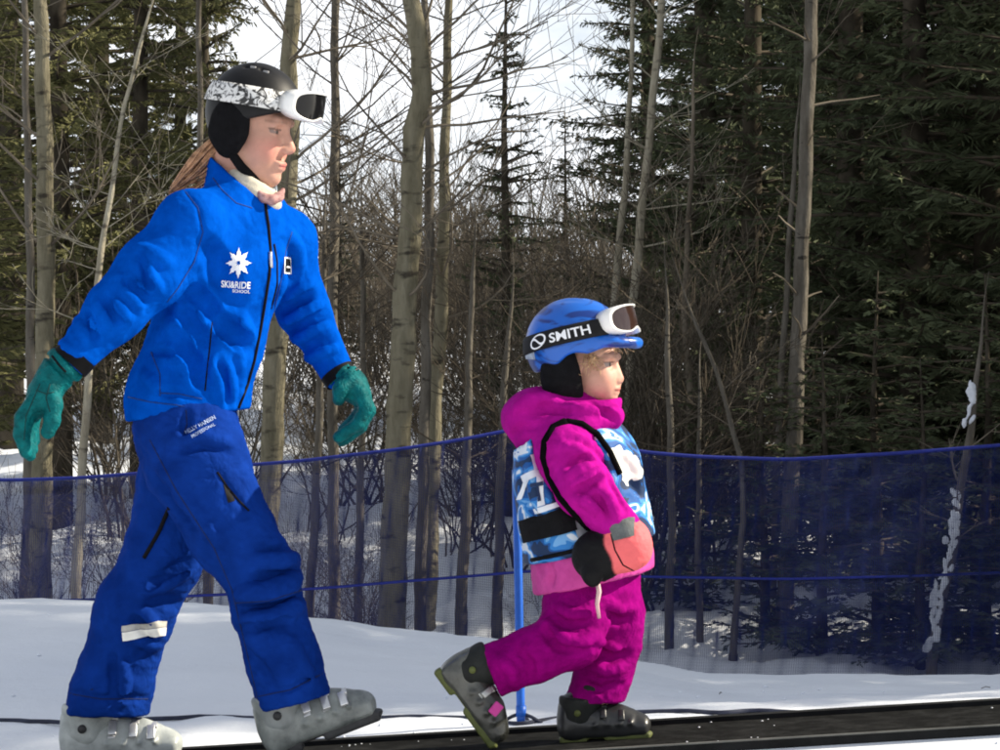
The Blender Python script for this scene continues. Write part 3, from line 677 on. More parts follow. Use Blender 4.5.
# ------------------------------------------------------------------ people: shared builders
def frame(yaw, pitch=0, roll=0):               # columns forward, left, up; yaw turns towards the camera, pitch tips the front down
    y, p = math.radians(yaw), math.radians(pitch)
    f = np.array((math.cos(y)*math.cos(p), -math.sin(y)*math.cos(p), -math.sin(p))); l = np.array((math.sin(y), math.cos(y), 0.)); u = np.cross(f, l)
    if roll:
        a = math.radians(roll); l, u = l*math.cos(a)+u*math.sin(a), u*math.cos(a)-l*math.sin(a)
    return np.stack([f, l, u], 1)
M_SKIN = mat_attr('skin', .55, .12, 420, sss=.12, var=.13)
def head_sdf(C, M, s, kid):
    q = SDF(); L = lambda *p: C+M@(np.array(p, float)*s)
    E = lambda c, r, k, mode='u': q.ell(L(*c), np.array(r)*s, k*s, mode, M)
    K = lambda a, b, ra, rb, k, mode='u': q.cone(L(*a), L(*b), ra*s, rb*s, k*s, mode)
    E((.005, 0, .035), (.076, .068, .08), .02)
    E((.035, 0, -.025), (.058, .058, .082), .03)
    if kid:
        E((.045, 0, -.045), (.056, .062, .058), .03)
        for y in (-.036, .036): E((.062, y, -.047), (.033, .03, .034), .02)
        E((.078, 0, -.094), (.02, .022, .017), .022)
        K((.093, 0, -.008), (.107, 0, -.038), .008, .0105, .016)
        for y in (-.010, .010): E((.101, y, -.043), (.010, .009, .008), .008)
        E((.096, 0, -.066), (.012, .021, .0065), .007); E((.093, 0, -.078), (.012, .018, .0075), .007)
    else:
        for y in (-1, 1): K((-.01, .047*y, -.055), (.064, .008*y, -.098), .021, .017, .035)
        for y in (-.034, .034): E((.06, y, -.04), (.028, .026, .034), .025)
        E((.079, 0, -.099), (.015, .017, .013), .02)
        K((.092, 0, .004), (.111, 0, -.031), .0075, .0105, .016)
        for y in (-.0105, .0105): E((.100, y, -.037), (.012, .007, .007), .010)
        E((.094, 0, -.066), (.011, .023, .0062), .010); E((.092, 0, -.077), (.011, .020, .0070), .010)
    K((.084, -.036, .022), (.084, .036, .022), .012, .012, .018)
    for y in (-1, 1):
        E((.093, .033*y, .002), (.012, .017, .0115), .012, 's'); E((.074, .032*y, .001), (.0135, .015, .0135), .004)
        E((-.008, .068*y, -.012), (.018, .008, .03), .01)
    K((-.012, 0, -.06), (-.03, 0, -.20), .05, .054, .03)
    return q
def head_col(V, C, M, s, kid):
    q = ((V-C)@M)/s; x, y, z = q[:, 0], np.abs(q[:, 1]), q[:, 2]; n = len(V)
    sk = np.array((.56, .32, .235) if kid else (.50, .275, .205)); c = np.tile(sk, (n, 1))
    def put(w, col):
        w = np.clip(w, 0, 1)[:, None]; c[:] = c*(1-w)+np.array(col)*w
    g = lambda cx, cy, cz, rx, ry, rz, soft=.35: np.clip((1-np.sqrt(((x-cx)/rx)**2+((y-cy)/ry)**2+((z-cz)/rz)**2))/soft, 0, 1)
    put(g(.07, .04, -.04, .055, .035, .035, 1)*.75, (.54, .16, .13)); put(g(.118, 0, -.035, .022, .016, .018, .8)*.4, (.54, .19, .15))
    put(g(.1, 0, -.070, .03, .022, .011, .5)*.85, (.48, .15, .13))
    put(((abs(z+.0715) < .0016) & (x > .085) & (y < .019)).astype(float)*.8, (.18, .05, .05))
    br = np.clip(1-abs(z-.022+.10*np.clip(y-.03, 0, 1))/.0055, 0, 1)*((y > .012) & (y < .052) & (x > .05)); put(br*(.4 if kid else .55), (.20, .11, .07))
    d = np.sqrt((x-.074)**2+(y-.032)**2+(z-.001)**2)
    eye = (d < .0165) & (x > .072) & (abs(z-(.0 if kid else -.001)) < (.0055 if kid else .0034)); put(eye*.95, (.26, .21, .19) if kid else (.22, .16, .14))
    ir = eye & (np.sqrt((y-.031)**2+(z-.001)**2) < .0075); put(ir*1., (.05, .045, .04))
    lash = (abs(z-(.0078 if kid else .005)) < .0022) & (abs(y-.032) < .017) & (x > .068); put(lash*(.8 if kid else .75), (.10, .06, .045))
    return c
def join(parts):
    V = []; F = []; n = 0
    for v, f in parts: V.append(v); F.append(np.asarray(f)+n); n += len(v)
    return np.concatenate(V), np.concatenate(F)

def ellband(C, M, r, h0, hw, th0, th1, nth, nv, off, thick=.003):
    """a tape lying round an ellipsoid: outer and inner skin"""
    def pt(th, v, o):
        h = h0+v*hw; rs = math.sqrt(max(.05, 1-(h/r[2])**2)); return C+M@np.array(((r[0]*rs+o)*math.cos(th), (r[1]*rs+o)*math.sin(th), h))
    V = []; F = []
    prof = [(v, off+thick) for v in np.linspace(-1, 1, nv)]+[(v, off) for v in np.linspace(1, -1, nv)]; m = len(prof)
    for i in range(nth+1):
        th = th0+(th1-th0)*i/nth; V += [pt(th, v, o) for v, o in prof]
    for i in range(nth):
        for j in range(m): k = (j+1) % m; F.append((i*m+j, i*m+k, (i+1)*m+k, (i+1)*m+j))
    F += [tuple(range(m)), tuple(nth*m+j for j in range(m))[::-1]]
    return V, F, pt

def goggles(person, C, M, r, h0, sh, o_out, tw, gh, Mframe, Mlens, Mstrap, hs=None, sth=.55):
    """frame ring, wrapped lens and elastic strap round a helmet"""
    root = None; hs = h0 if hs is None else hs
    R0 = (r[0]+o_out, r[1]+o_out*.35)
    def pt(th, h, o=0): return C+M@np.array(((R0[0]+o)*math.cos(th), (R0[1]+o*.5)*math.sin(th), h0+h))
    n = 64; T = math.radians(tw); outl = []
    for i in range(n):
        t = 2*math.pi*i/n; c, s = math.cos(t), math.sin(t)
        th = T*math.copysign(abs(c)**.62, c); h = gh*math.copysign(abs(s)**.66, s)
        if s < 0: h += .36*gh*math.exp(-(th/.2)**2)
        outl.append((th, h))
    mb = MB()
    prof = [(.86, .002), (.89, .006), (.96, .006), (1.0, .0), (1.02, -.012), (1.0, -.045), (.96, -.045), (.95, -.01), (.90, -.004)]
    m = len(prof); V = []
    for th, h in outl: V += [pt(th*k, h*k, o) for k, o in prof]
    F = [(i*m+j, i*m+(j+1) % m, ((i+1) % n)*m+(j+1) % m, ((i+1) % n)*m+j) for i in range(n) for j in range(m)]
    mb.add(V, F); root = mb.obj('goggle_frame', Mframe, person)
    mb = MB(); V = []; F = []; rings = 9
    for k in range(rings+1):
        s = .90*k/rings; V += [pt(th*s, h*s+(1-k/rings)*0, .004-.002*(k/rings)) for th, h in outl]
    F = [(k*n+i, k*n+(i+1) % n, (k+1)*n+(i+1) % n, (k+1)*n+i) for k in range(rings) for i in range(n)]
    mb.add(V, F); mb.obj('lens', Mlens, root)
    V, F, sp = ellband(C, M, r, hs, sh, math.radians(tw*sth), 2*math.pi-math.radians(tw*sth), 120, 5, .004)
    mb = MB(); mb.add(V, F); st = mb.obj('strap', Mstrap, root)
    return root, st, sp

def boot_parts(person, org, d, scale, mats, kid=False, cuff=.26, lat=1):
    """ski boot: d is the unit sole direction in the x-z plane"""
    d = np.array((d[0], 0, d[1]), float); d /= np.linalg.norm(d); u = np.array((-d[2], 0, d[0])); M = np.stack([d, (0, 1., 0), u], 1)
    L = lambda x, y, z: np.array(org)+M@(np.array((x, y, z))*scale)
    Ms, Mc, Mso, Mb_ = mats
    s = SDF(); S_ = scale
    s.chain([L(.055, 0, .075), L(.14, 0, .072), L(.20, 0, .058), L(.255, 0, .050)], [.056*S_, .050*S_, .046*S_, .036*S_], .02, e=(0, 1, 0), f=1.12)
    s.box(L(.15, 0, .040), np.array((.142, .043, .022))*S_, .014*S_, .015, M=M)
    s.cone(L(.20, 0, .085), L(.272, 0, .055), .028*S_, .022*S_, .03)
    s.cone(L(.045, 0, .05), L(.05, 0, .12), .045*S_, .05*S_, .02)
    for x in (.118, .158, .198, .236): s.cone(L(x, -.05, .062), L(x+.008, .0, .128-.28*(x-.10)), .006*S_, .006*S_, .01); s.cone(L(x, .05, .062), L(x+.008, .0, .128-.28*(x-.10)), .006*S_, .006*S_, .01)
    s.cone(L(.03, -.056, .095), L(.11, -.056, .075), .006, .006, .008, 's')
    V, F = s.mesh(.0045*max(S_, .8)); sh = mesh_obj('boot', V, F, Ms, person)
    c = SDF(); c.chain([L(.062, 0, .095), L(.072, 0, .15), L(.09, 0, cuff)], [.059*S_, .061*S_, .064*S_], .02); c.cut(L(.08, 0, cuff), M@np.array((.15, 0, 1)))
    c.cone(L(.09, 0, .13), L(.105, 0, cuff+.01), .045*S_, .05*S_, .01)
    V, F = c.mesh(.005); mesh_obj('cuff', V, F, Mc, sh)
    so = SDF(); so.box(L(.045, 0, .012), np.array((.046, .036, .014))*S_, .006*S_, .004, M=M); so.box(L(.225, 0, .012), np.array((.075, .037, .013))*S_, .006*S_, .004, M=M)
    so.box(L(.15, 0, .021), np.array((.145, .034, .007))*S_, .004*S_, .004, M=M); so.ell(L(.292, 0, .018), np.array((.018, .033, .011))*S_, .006, M=M)
    V, F = so.mesh(.004); mesh_obj('sole', V, F, Mso, sh)
    for i, x in enumerate((.128, .178, .222) if not kid else (.14, .20)):      # buckles: strap over the instep, lever, ladder
        mb = MB(); hz = .128-.28*(x-.10); a = np.linspace(-1.25, 1.25, 15); w = .009*S_
        for sg in (-1, 1):
            pass
        V = []; rr = (.054-.12*max(0, x-.14))
        for t in a:
            for dx in (-w, w): V.append(L(x+dx/S_+.012*math.cos(t), math.sin(t)*(rr+.002), .052+(hz-.046)*max(0, math.cos(t))**.8))
        nn = len(a); V2 = [v+M@np.array((0, 0, -.004)) for v in V]; m2 = len(V)
        Fq = [(2*i, 2*i+1, 2*i+3, 2*i+2) for i in range(nn-1)]; Fq += [(m2+2*i+2, m2+2*i+3, m2+2*i+1, m2+2*i) for i in range(nn-1)]
        Fq += [(2*i, 2*i+2, m2+2*i+2, m2+2*i) for i in range(nn-1)]+[(2*i+3, 2*i+1, m2+2*i+1, m2+2*i+3) for i in range(nn-1)]
        mb.add(V+V2, Fq)
        for t, hl in ((-.95, .020), (-.35, .013)):
            c0 = L(x+.012*math.cos(t), math.sin(t)*(rr+.006), .054+(hz-.046)*max(0, math.cos(t))**.8)
            nrm = M@np.array((0, math.sin(t), math.cos(t))); tg = M@np.array((0, math.cos(t), -math.sin(t))); mb.box(c0, np.array((.010, hl, .0045))*S_, np.stack([d, tg, nrm], 1), .002)
        mb.obj('buckle', Mb_, sh)
    mb = MB(); c0 = L(.062, -.0605, .105); mb.tube([c0, c0+np.array((0, -.006, 0))], .011*S_, 14); mb.obj('hinge_bolt', mats[4] if len(mats) > 4 else Mso, sh)
    return sh

def glove(person, name, mt, wrist, palm, fingers, thumb, rp, rf, res=.004, e=(0, 1, 0), fl=.75):
    s = SDF(); s.chain(wrist[0], wrist[1], .012); s.chain(palm[0], palm[1], .015, e=e, f=fl)
    for f in fingers: s.chain(f, np.linspace(rf*1.08, rf*.86, len(f)), .006)
    s.chain(thumb, np.linspace(rf*1.25, rf*.95, len(thumb)), .010)
    w0, w1 = np.array(wrist[0][0]), np.array(wrist[0][-1]); ax = (w1-w0)/np.linalg.norm(w1-w0)
    for t in (.12, .62):                                             # cuff seams
        c = w0+(w1-w0)*t; r = wrist[1][0]
        ring = [c+r*1.02*(math.cos(a)*np.cross(ax, (0, 1, 0))+math.sin(a)*np.array((0, 1, 0))) for a in np.linspace(0, 2*math.pi, 15)]
        s.chain(ring, [.005]*15, .006, 's')
    V, F = s.mesh(res); V = wrinkle(V, F, .0016, 38, seed=3)
    return mesh_obj(name, V, F, mt, person), V, F
def Pz(lst): return [P(*p) for p in lst]
# ------------------------------------------------------------------ the adult
M_BLUE = mat('blue_softshell', (.0006, .056, .37), .85, .12, 18, .12, 420, .0, c2=(.0009, .072, .44), crease=(9, .13))
M_PANT = mat('blue_pants_fabric', (.003, .023, .17), .85, .14, 14, .14, 380, .02, c2=(.004, .030, .21), crease=(9, .17))
M_DARK = mat('black_trim', (.004, .004, .005), .7, .2, 60, spec=.1)
M_TEAL = mat('teal_leather', (.001, .080, .088), .6, .25, 40, .2, 260, .1, c2=(.001, .115, .122), crease=(34, .3))
M_WHITE = mat('white_print', (.82, .83, .85), .6, .05, 60)
M_CREAM = mat('cream_cloth', (.52, .48, .39), .8, .12, 60, .2, 300)
def adult():
    Mh = frame(17, 10); HC = P(246, 127, 0); s = 1.13
    lat = lambda a: np.array((math.sin(math.radians(a)), math.cos(math.radians(a)), 0))
    base = P(195, 757, 0); base = np.array((base[0], 0, belt_z(base[0])))
    # --- skin: head fine, body beneath the clothes coarser, one mesh
    h = head_sdf(HC, Mh, s, False); hv, hf = h.mesh(.0026, 1); hc = head_col(hv, HC, Mh, s, False)
    b = SDF(); b.chain(Pz([(240, 190), (240, 225), (228, 268), (208, 340), (190, 410)]), [.045, .065, .085, .08, .09], .03, e=lat(33), f=.8)
    for sg, pts in ((-1, [(194, 228, -.15), (151, 272, -.19), (115, 311, -.23), (66, 366, -.265), (48, 392, -.27)]), (1, [(285, 238, .15), (303, 310, .18), (336, 370, .138), (352, 388, .122)])):
        b.chain([P(240, 222)]+Pz(pts), [.05, .035, .028, .022, .018, .016][:len(pts)+1], .03)
    b.chain(Pz([(188, 425, -.07), (228, 520, -.08), (262, 572, -.09), (282, 690, -.10), (290, 722, -.1), (352, 712, -.1)]), [.09, .075, .055, .04, .035, .03], .03)
    b.chain(Pz([(188, 425, .07), (160, 565, .10), (108, 690, .11), (88, 735, .11), (150, 748, .11)]), [.09, .06, .045, .035, .03], .03)
    bv, bf = b.mesh(.011, 1)
    V, F = join([(hv, hf), (bv, bf)]); col = np.vstack([hc, np.tile((.60, .36, .28), (len(bv), 1))])
    me = mesh_obj('person', V, F, M_SKIN, None, origin=base, col=col)
    tag(me, 'adult in blue ski suit, teal gloves and black helmet, mid-stride', 'person')
    # --- jacket
    j = SDF(); j.cone(P(238, 212, 0), P(242, 150, 0), .090, .080, .01); j.cut(P(244, 185), (.66, -.05, .75)); j.cone(P(241, 205), P(245, 140), .062, .062, .010, 's')
    j.chain(Pz([(186, 440), (188, 398), (207, 340), (226, 268), (238, 226), (242, 204)]), [.142, .140, .128, .132, .098, .062], .03,
            e=[lat(26), lat(28), lat(33), lat(37), lat(38)], f=[.86, .86, .84, .74, .66])
    j.chain([P(212, 214, -.08)]+Pz([(191, 226, -.155), (151, 273, -.20), (115, 311, -.235), (76, 356, -.265)]), [.06, .079, .077, .064, .047], .045)
    j.chain([P(262, 218, .06)]+Pz([(286, 240, .14), (303, 310, .185), (338, 374, .137)]), [.06, .068, .060, .041], .04)
    j.cut(P(186, 415), (.10, 0, -.97), .006)
    F_ = [(1, .016, .007, [(138, 248), (153, 255), (169, 263)]), (1, .014, .008, [(146, 260), (150, 278), (160, 291)]), (1, .012, .006, [(116, 276), (133, 284), (149, 293)]),
          (1, .013, .008, [(95, 298), (101, 312), (108, 327)]), (1, .012, .007, [(76, 320), (82, 332), (87, 342)]), (1, .014, .008, [(112, 300), (120, 310), (129, 320)]),
          (1, .014, .008, [(120, 286), (130, 298), (141, 309)]), (1, .011, .006, [(61, 342), (71, 349), (82, 355)]), (1, .012, .006, [(86, 306), (92, 322), (97, 338)]), (1, .010, .006, [(70, 330), (76, 342), (80, 350)]),
          (-1, .012, .007, [(141, 256), (146, 270), (150, 286)]), (-1, .012, .007, [(104, 296), (113, 312), (121, 325)]), (-1, .010, .006, [(88, 312), (93, 328), (97, 343)]), (-1, .012, .006, [(126, 280), (138, 292), (147, 300)]),
          (-1, .006, .003, [(184, 190), (198, 208), (203, 232), (194, 262), (178, 288), (166, 303)]),
          # torso: drag lines from the far shoulder down to the hip
          (1, .022, .011, [(181, 309), (193, 321), (206, 334)]), (1, .018, .009, [(191, 303), (200, 314), (209, 326)]), (1, .022, .012, [(169, 318), (182, 332), (195, 347), (205, 370)]),
          (1, .024, .010, [(222, 300), (236, 318), (249, 338)]), (1, .022, .010, [(174, 352), (188, 366), (201, 382)]), (1, .018, .008, [(211, 322), (228, 335), (246, 352)]),
          (-1, .024, .012, [(178, 336), (190, 352), (204, 384)]), (-1, .024, .012, [(216, 318), (234, 334), (249, 349)]), (-1, .022, .011, [(186, 312), (197, 330), (209, 350)]), (-1, .03, .011, [(204, 244), (218, 262), (226, 285), (238, 305)]), (-1, .022, .010, [(190, 290), (205, 302), (216, 314)]),
          (-1, .010, .007, [(212, 322), (210, 345), (207, 372), (205, 392)]), (1, .014, .006, [(226, 361), (230, 380), (232, 402)]), (1, .013, .006, [(214, 362), (218, 385), (222, 404)]), (1, .014, .006, [(240, 352), (240, 375), (238, 398)]),
          (-1, .012, .006, [(220, 364), (225, 385), (227, 402)]), (-1, .010, .005, [(150, 352), (162, 352), (174, 355)]), (1, .014, .006, [(140, 372), (152, 382), (160, 392)]), (-1, .009, .004, [(160, 393), (178, 394), (198, 399)]),
          (-1, .012, .007, [(282, 262), (283, 280), (277, 300), (270, 316)]), (1, .016, .007, [(290, 236), (297, 250), (300, 268)]),
          (1, .015, .008, [(283, 322), (302, 313), (322, 303)]), (1, .014, .008, [(288, 343), (310, 333), (331, 322)]), (1, .013, .007, [(300, 362), (318, 354), (340, 346)]), (1, .013, .007, [(284, 300), (298, 290), (312, 282)]),
          (-1, .013, .008, [(284, 333), (305, 324), (326, 313)]), (-1, .013, .007, [(296, 353), (314, 344), (334, 336)]), (-1, .013, .007, [(283, 311), (298, 302), (314, 293)])]
    folds(j, F_)
    V, F = j.mesh(.0042, 1); V = wrinkle(V, F, .0028, 13, (1, 1, 1), 2); V = wrinkle(V, F, .0008, 34, (1, 1, .6), 6)
    jk = mesh_obj('jacket', V, F, M_BLUE, me); C = Cast(V, F)
    z = C.line([(265, 204), (268, 225), (270, 250), (269, 275), (265, 300), (260, 330), (254, 360), (247, 385), (238, 408)], .0042, 4, .001); z.obj('zipper', M_DARK, jk)
    pl = C.line([(269, 252), (270, 268)], .0045, 4, .004); pl.obj('zipper_pull', mat('zip_metal', (.6, .6, .62), .35, .1, metal=.8), jk)
    C.line([(274, 244), (277, 262), (277, 285), (271, 308)], .003, 4, .0).obj('pocket_zipper', M_DARK, jk)
    C.line([(212, 322), (210, 345), (207, 372), (205, 391)], .0025, 4, -.001).obj('pocket_zipper', M_DARK, jk)
    # snow-star emblem: hub disc with eight flared points and a hole
    cx, cy = 238.5, 263; mb = MB(); pts = []
    for k in range(8):
        a = 2*math.pi*k/8-math.pi/2
        for da, r in ((-.30, 8.0), (-.20, 11.0), (-.10, 11.5), (0, 15.5), (.10, 11.5), (.20, 11.0), (.30, 8.0)): pts.append((cx+math.cos(a+da)*r*.82, cy+math.sin(a+da)*r))
    n = len(pts); inn = [(cx+(p[0]-cx)*.22, cy+(p[1]-cy)*.22) for p in pts]; midr = [(cx+(p[0]-cx)*.6, cy+(p[1]-cy)*.6) for p in pts]
    v, f = C.flat(pts+midr+inn, [(i, (i+1) % n, n+(i+1) % n, n+i) for i in range(n)]+[(n+i, n+(i+1) % n, 2*n+(i+1) % n, 2*n+i) for i in range(n)], .0022); mb.add(v, f); mb.obj('star_emblem', M_WHITE, jk)
    def txt(body, c, w, hgt, ang, name, m, par, cast, bold=.02):
        tv, tf = text2d(body, bold=bold); a = math.radians(ang); tv = tv*np.array((w, -hgt)); tv = np.stack([c[0]+tv[:, 0]*math.cos(a)+tv[:, 1]*math.sin(a), c[1]-tv[:, 0]*math.sin(a)+tv[:, 1]*math.cos(a)], 1)
        mb = MB(); v, f = cast.flat(tv, tf, .0022); mb.add(v, f); return mb.obj(name, m, par, smooth=False)
    txt('SKI&RIDE', (235.5, 284.5), 29, 7.0, -3, 'chest_lettering', M_WHITE, jk, C); txt('SCHOOL', (241, 291), 17, 3.2, -3, 'chest_lettering', M_WHITE, jk, C)
    v, f = C.poly([(284, 257), (291, 257.5), (291, 274), (284, 273.5)], 4, 5, .002); mb = MB(); mb.add(v, f); mb.obj('badge', M_WHITE, jk)
    v, f = C.poly([(284.9, 258.5), (289.8, 259), (289.8, 272.5), (284.9, 272)], 4, 5, .0032); mb = MB(); mb.add(v, f); mb.obj('badge_mark', M_DARK, jk)
    v, f = C.poly([(285.2, 266.3), (289.4, 266.6), (289.4, 268), (285.2, 267.7)], 3, 2, .0045); mb = MB(); mb.add(v, f); mb.obj('badge_mark', M_WHITE, jk)
    M_SEAM = mat('blue_stitching', (.001, .028, .17), .8, .2, 60)
    for pl in ([(184, 190), (198, 208), (203, 232), (194, 262), (178, 288), (167, 302)], [(128, 397), (150, 402), (176, 405), (205, 411), (236, 417)], [(213, 178), (222, 190), (236, 203), (252, 208)], [(151, 352), (160, 374), (160, 396)], [(292, 232), (286, 250), (282, 275), (274, 312)], [(160, 393), (180, 394), (202, 399)]):
        C.line(pl, .0019, 4, -.0004).obj('seam', M_SEAM, jk)
    mb = MB(); mb.tube([P(79, 353, -.2645), P(69.5, 363.5, -.268)], [.0505, .0495], 24, cap=False); mb.obj('cuff', M_DARK, jk)
    mb = MB(); mb.tube([P(336.5, 371.5, .138), P(342, 380, .132)], [.0445, .043], 24, cap=False); mb.obj('cuff', M_DARK, jk)
    # --- pants
    p = SDF(); p.chain(Pz([(190, 385, 0), (188, 432, 0)]), [.10, .118], .03, e=lat(26), f=.84)
    p.chain(Pz([(186, 430, -.055), (196, 462, -.065), (230, 530, -.075), (262, 575, -.085), (268, 610, -.09), (282, 655, -.095), (297, 712, -.10)]), [.125, .121, .101, .086, .082, .085, .094], .03)
    p.chain(Pz([(190, 440, .07), (184, 480, .085), (162, 560, .10), (135, 610, .105), (112, 690, .11), (104, 722, .11)]), [.11, .108, .094, .094, .094, .103], .035)
    nA = P(297, 696)-P(282, 655); p.ops.append(('s', 'b', .004, (P(306, 740, -.1), np.array((.16, .2, .096)), frame(0, -15), .004)))
    p.ops.append(('s', 'b', .004, (P(100, 756, .11), np.array((.16, .125, .105)), frame(0, 0), .004)))
    folds(p, [(-1, .02, .010, [(248, 582), (275, 576), (299, 567)]), (-1, .02, .010, [(238, 606), (268, 604), (300, 594)]), (1, .022, .009, [(240, 596), (268, 592), (300, 580)]), (1, .02, .008, [(244, 622), (272, 618), (303, 606)]),
              (-1, .016, .008, [(240, 632), (262, 624), (285, 622)]), (-1, .018, .007, [(256, 548), (278, 552), (294, 550)]), (1, .018, .008, [(262, 560), (284, 560), (297, 556)]), (-1, .014, .006, [(245, 650), (262, 668), (275, 690)]), (1, .016, .006, [(290, 640), (300, 660), (314, 682)]),
              (-1, .014, .006, [(178, 450), (205, 446), (232, 452)]), (1, .016, .006, [(172, 440), (200, 436), (228, 440)]), (-1, .012, .007, [(186, 412), (186, 422), (184, 432)]), (-1, .016, .007, [(150, 470), (172, 500), (196, 530)]), (1, .018, .006, [(162, 470), (190, 506), (216, 540)]),
              (-1, .018, .010, [(146, 606), (166, 600), (186, 608)]), (1, .018, .009, [(140, 592), (166, 582), (194, 566)]), (-1, .016, .009, [(150, 585), (170, 572), (192, 560)]), (1, .016, .009, [(142, 614), (152, 622), (160, 640)]), (-1, .014, .008, [(132, 618), (145, 628), (150, 645)]),
              (1, .014, .007, [(120, 655), (124, 680), (122, 705)]), (-1, .012, .007, [(112, 650), (113, 680), (112, 708)]), (1, .014, .007, [(135, 640), (148, 645), (160, 648)]), (-1, .010, .005, [(70, 692), (100, 698), (148, 698)]), (-1, .008, .004, [(262, 690), (290, 690), (325, 668)]),
              (-1, .008, .004, [(218, 474), (230, 490), (248, 512)])])
    V, F = p.mesh(.0046, 1); V = wrinkle(V, F, .0042, 15, (1, 1, 1.6), 5); V = wrinkle(V, F, .0011, 36, (.7, 1, 1.4), 7)
    pn = mesh_obj('pants', V, F, M_PANT, me); C = Cast(V, F)
    C.line([(217, 472), (228, 488), (240, 502), (249, 511)], .0026, 4, .0005).obj('thigh_zipper', M_DARK, pn)
    v, f = C.poly([(223, 484), (230, 491), (235, 501), (228, 503)], 4, 4, .0015); mb = MB(); mb.add(v, f); mb.obj('vent_mesh', M_DARK, pn)
    C.line([(169, 508), (160, 530), (150, 548), (144, 558)], .0055, 4, .0).obj('vent_zipper', M_DARK, pn)
    M_SEAM2 = mat('navy_stitching', (.001, .010, .07), .8, .2, 60)
    for pl in ([(150, 440), (176, 490), (214, 548), (232, 590), (244, 640), (258, 700)], [(256, 697), (290, 690), (326, 672)], [(66, 693), (100, 699), (148, 699)], [(236, 603), (268, 601), (302, 590)], [(186, 410), (187, 424), (184, 434)]): C.line(pl, .0018, 4, -.0004).obj('seam', M_SEAM2, pn)
    M_REF = mat('reflective_tape', (.80, .79, .74), .35, .08, 40, spec=.5); M_TAPE = mat('grey_tape', (.42, .41, .38), .5, .2, 50)
    v, f = C.poly([(122, 632), (165, 627), (164, 635), (123, 641)], 10, 4, .0045); mb = MB(); mb.add(v, f); mb.obj('reflective_band', M_REF, pn)
    v, f = C.poly([(122, 626), (166, 620.5), (165, 626.5), (122, 631.5)], 10, 3, .0045); mb = MB(); mb.add(v, f); mb.obj('reflective_band', M_TAPE, pn)
    txt('HELLY HANSEN', (200, 425), 33, 4.2, 29, 'hip_lettering', M_TAPE2, pn, C, .01); txt('PROFESSIONAL', (203, 430.5), 26, 3.2, 29, 'hip_lettering', M_TAPE2, pn, C, .01)
    # --- gloves
    gl, V, F = glove(me, 'glove', M_TEAL, (Pz([(73, 358, -.268), (63, 367, -.27), (54, 377, -.27)]), [.044, .047, .040]), (Pz([(52, 380, -.27), (44, 394, -.27), (39, 405, -.27)]), [.037, .037, .032]),
          [Pz([(33, 402, -.305), (22, 418, -.31), (20, 434, -.305), (26, 452, -.295)]), Pz([(36, 405, -.28), (27, 422, -.285), (26, 440, -.285), (30, 455, -.28)]), Pz([(38, 404, -.255), (31, 420, -.255), (29, 436, -.255), (32, 450, -.25)]), Pz([(40, 402, -.235), (34, 416, -.23), (32, 428, -.23), (34, 440, -.23)])],
          Pz([(50, 388, -.295), (54, 404, -.305), (52, 420, -.31), (48, 432, -.31)]), .04, .0175)
    Cg = Cast(V, F); Cg.line([(52, 356), (60, 366), (66, 372)], .003, 3, .0).obj('strap_tab', M_DARK, gl)
    M_GS = mat('teal_stitching', (.001, .03, .03), .8, .2, 60)
    for pl_ in ([(40, 384), (34, 398), (26, 416), (24, 440)], [(50, 384), (46, 398), (50, 412)], [(36, 390), (46, 394), (54, 392)]): Cg.line(pl_, .0015, 3, -.0003).obj('seam', M_GS, gl)
    glove(me, 'glove', M_TEAL, (Pz([(341, 376, .134), (345, 380, .131), (350, 384, .127)]), [.037, .041, .036]), (Pz([(348, 380, .125), (354, 388, .12), (360, 396, .115)]), [.034, .034, .028]),
          [Pz([(360, 392, .085), (366, 408, .085), (358, 424, .085), (339, 437, .085)]), Pz([(362, 394, .11), (369, 410, .11), (360, 427, .11), (342, 441, .11)]), Pz([(361, 395, .135), (366, 410, .135), (357, 425, .135), (343, 436, .135)]), Pz([(359, 396, .155), (362, 409, .157), (354, 421, .157), (343, 430, .157)])],
          Pz([(350, 382, .09), (341, 389, .075), (339, 399, .075)]), .04, .017)
    # --- boots
    M_BS = mat('boot_shell', (.10, .115, .115), .35, .3, 14, .06, 90, .5, c2=(.22, .24, .23)); M_BC = mat('boot_cuff', (.20, .22, .22), .4, .3, 14, .05, 90, .5)
    M_SO = mat('boot_sole', (.035, .036, .038), .6, .3, 40); M_BK = mat('buckle_metal', (.62, .63, .64), .3, .2, 40, metal=.6)
    M_BS2 = mat('pale_boot_shell', (.26, .29, .29), .4, .25, 14, .06, 90, .5, c2=(.40, .43, .42))  # paler shell for the rear boot
    boot_parts(me, P(271, 761, -.10), (107, 41), .96, (M_BS, M_BC, M_SO, M_BK), False, .155); boot_parts(me, P(63, 770, .11)*np.array((1, 1, 1)), (1, .06), 1.0, (M_BS2, M_BS2, M_SO, M_BK), False, .155)
    # --- helmet, ear pads, goggles, straps
    M_HELM = mat('matte_black_shell', (.007, .007, .008), .5, .3, 30, .03, 60, .22); M_PAD = mat('ear_pad_cloth', (.006, .006, .007), .95, .3, 60, .3, 300, .1)
    Hc = P(254, 112); hr = (.121, .110, .122); q = SDF(); q.ell(Hc, hr, .01, M=Mh); q.cut(P(250, 123), (.22, 0, -.97), .012); q.ell(Hc-Mh[:, 2]*.01, np.array(hr)-.018, .01, 's', Mh)
    for dx in (-.02, .02, .055): a = Hc+Mh@np.array((dx, -.05, .105)); q.cone(a, a+Mh@np.array((.018, 0, .002)), .006, .006, .006, 's')
    V, F = q.mesh(.004, 1); hel = mesh_obj('helmet', V, F, M_HELM, me)
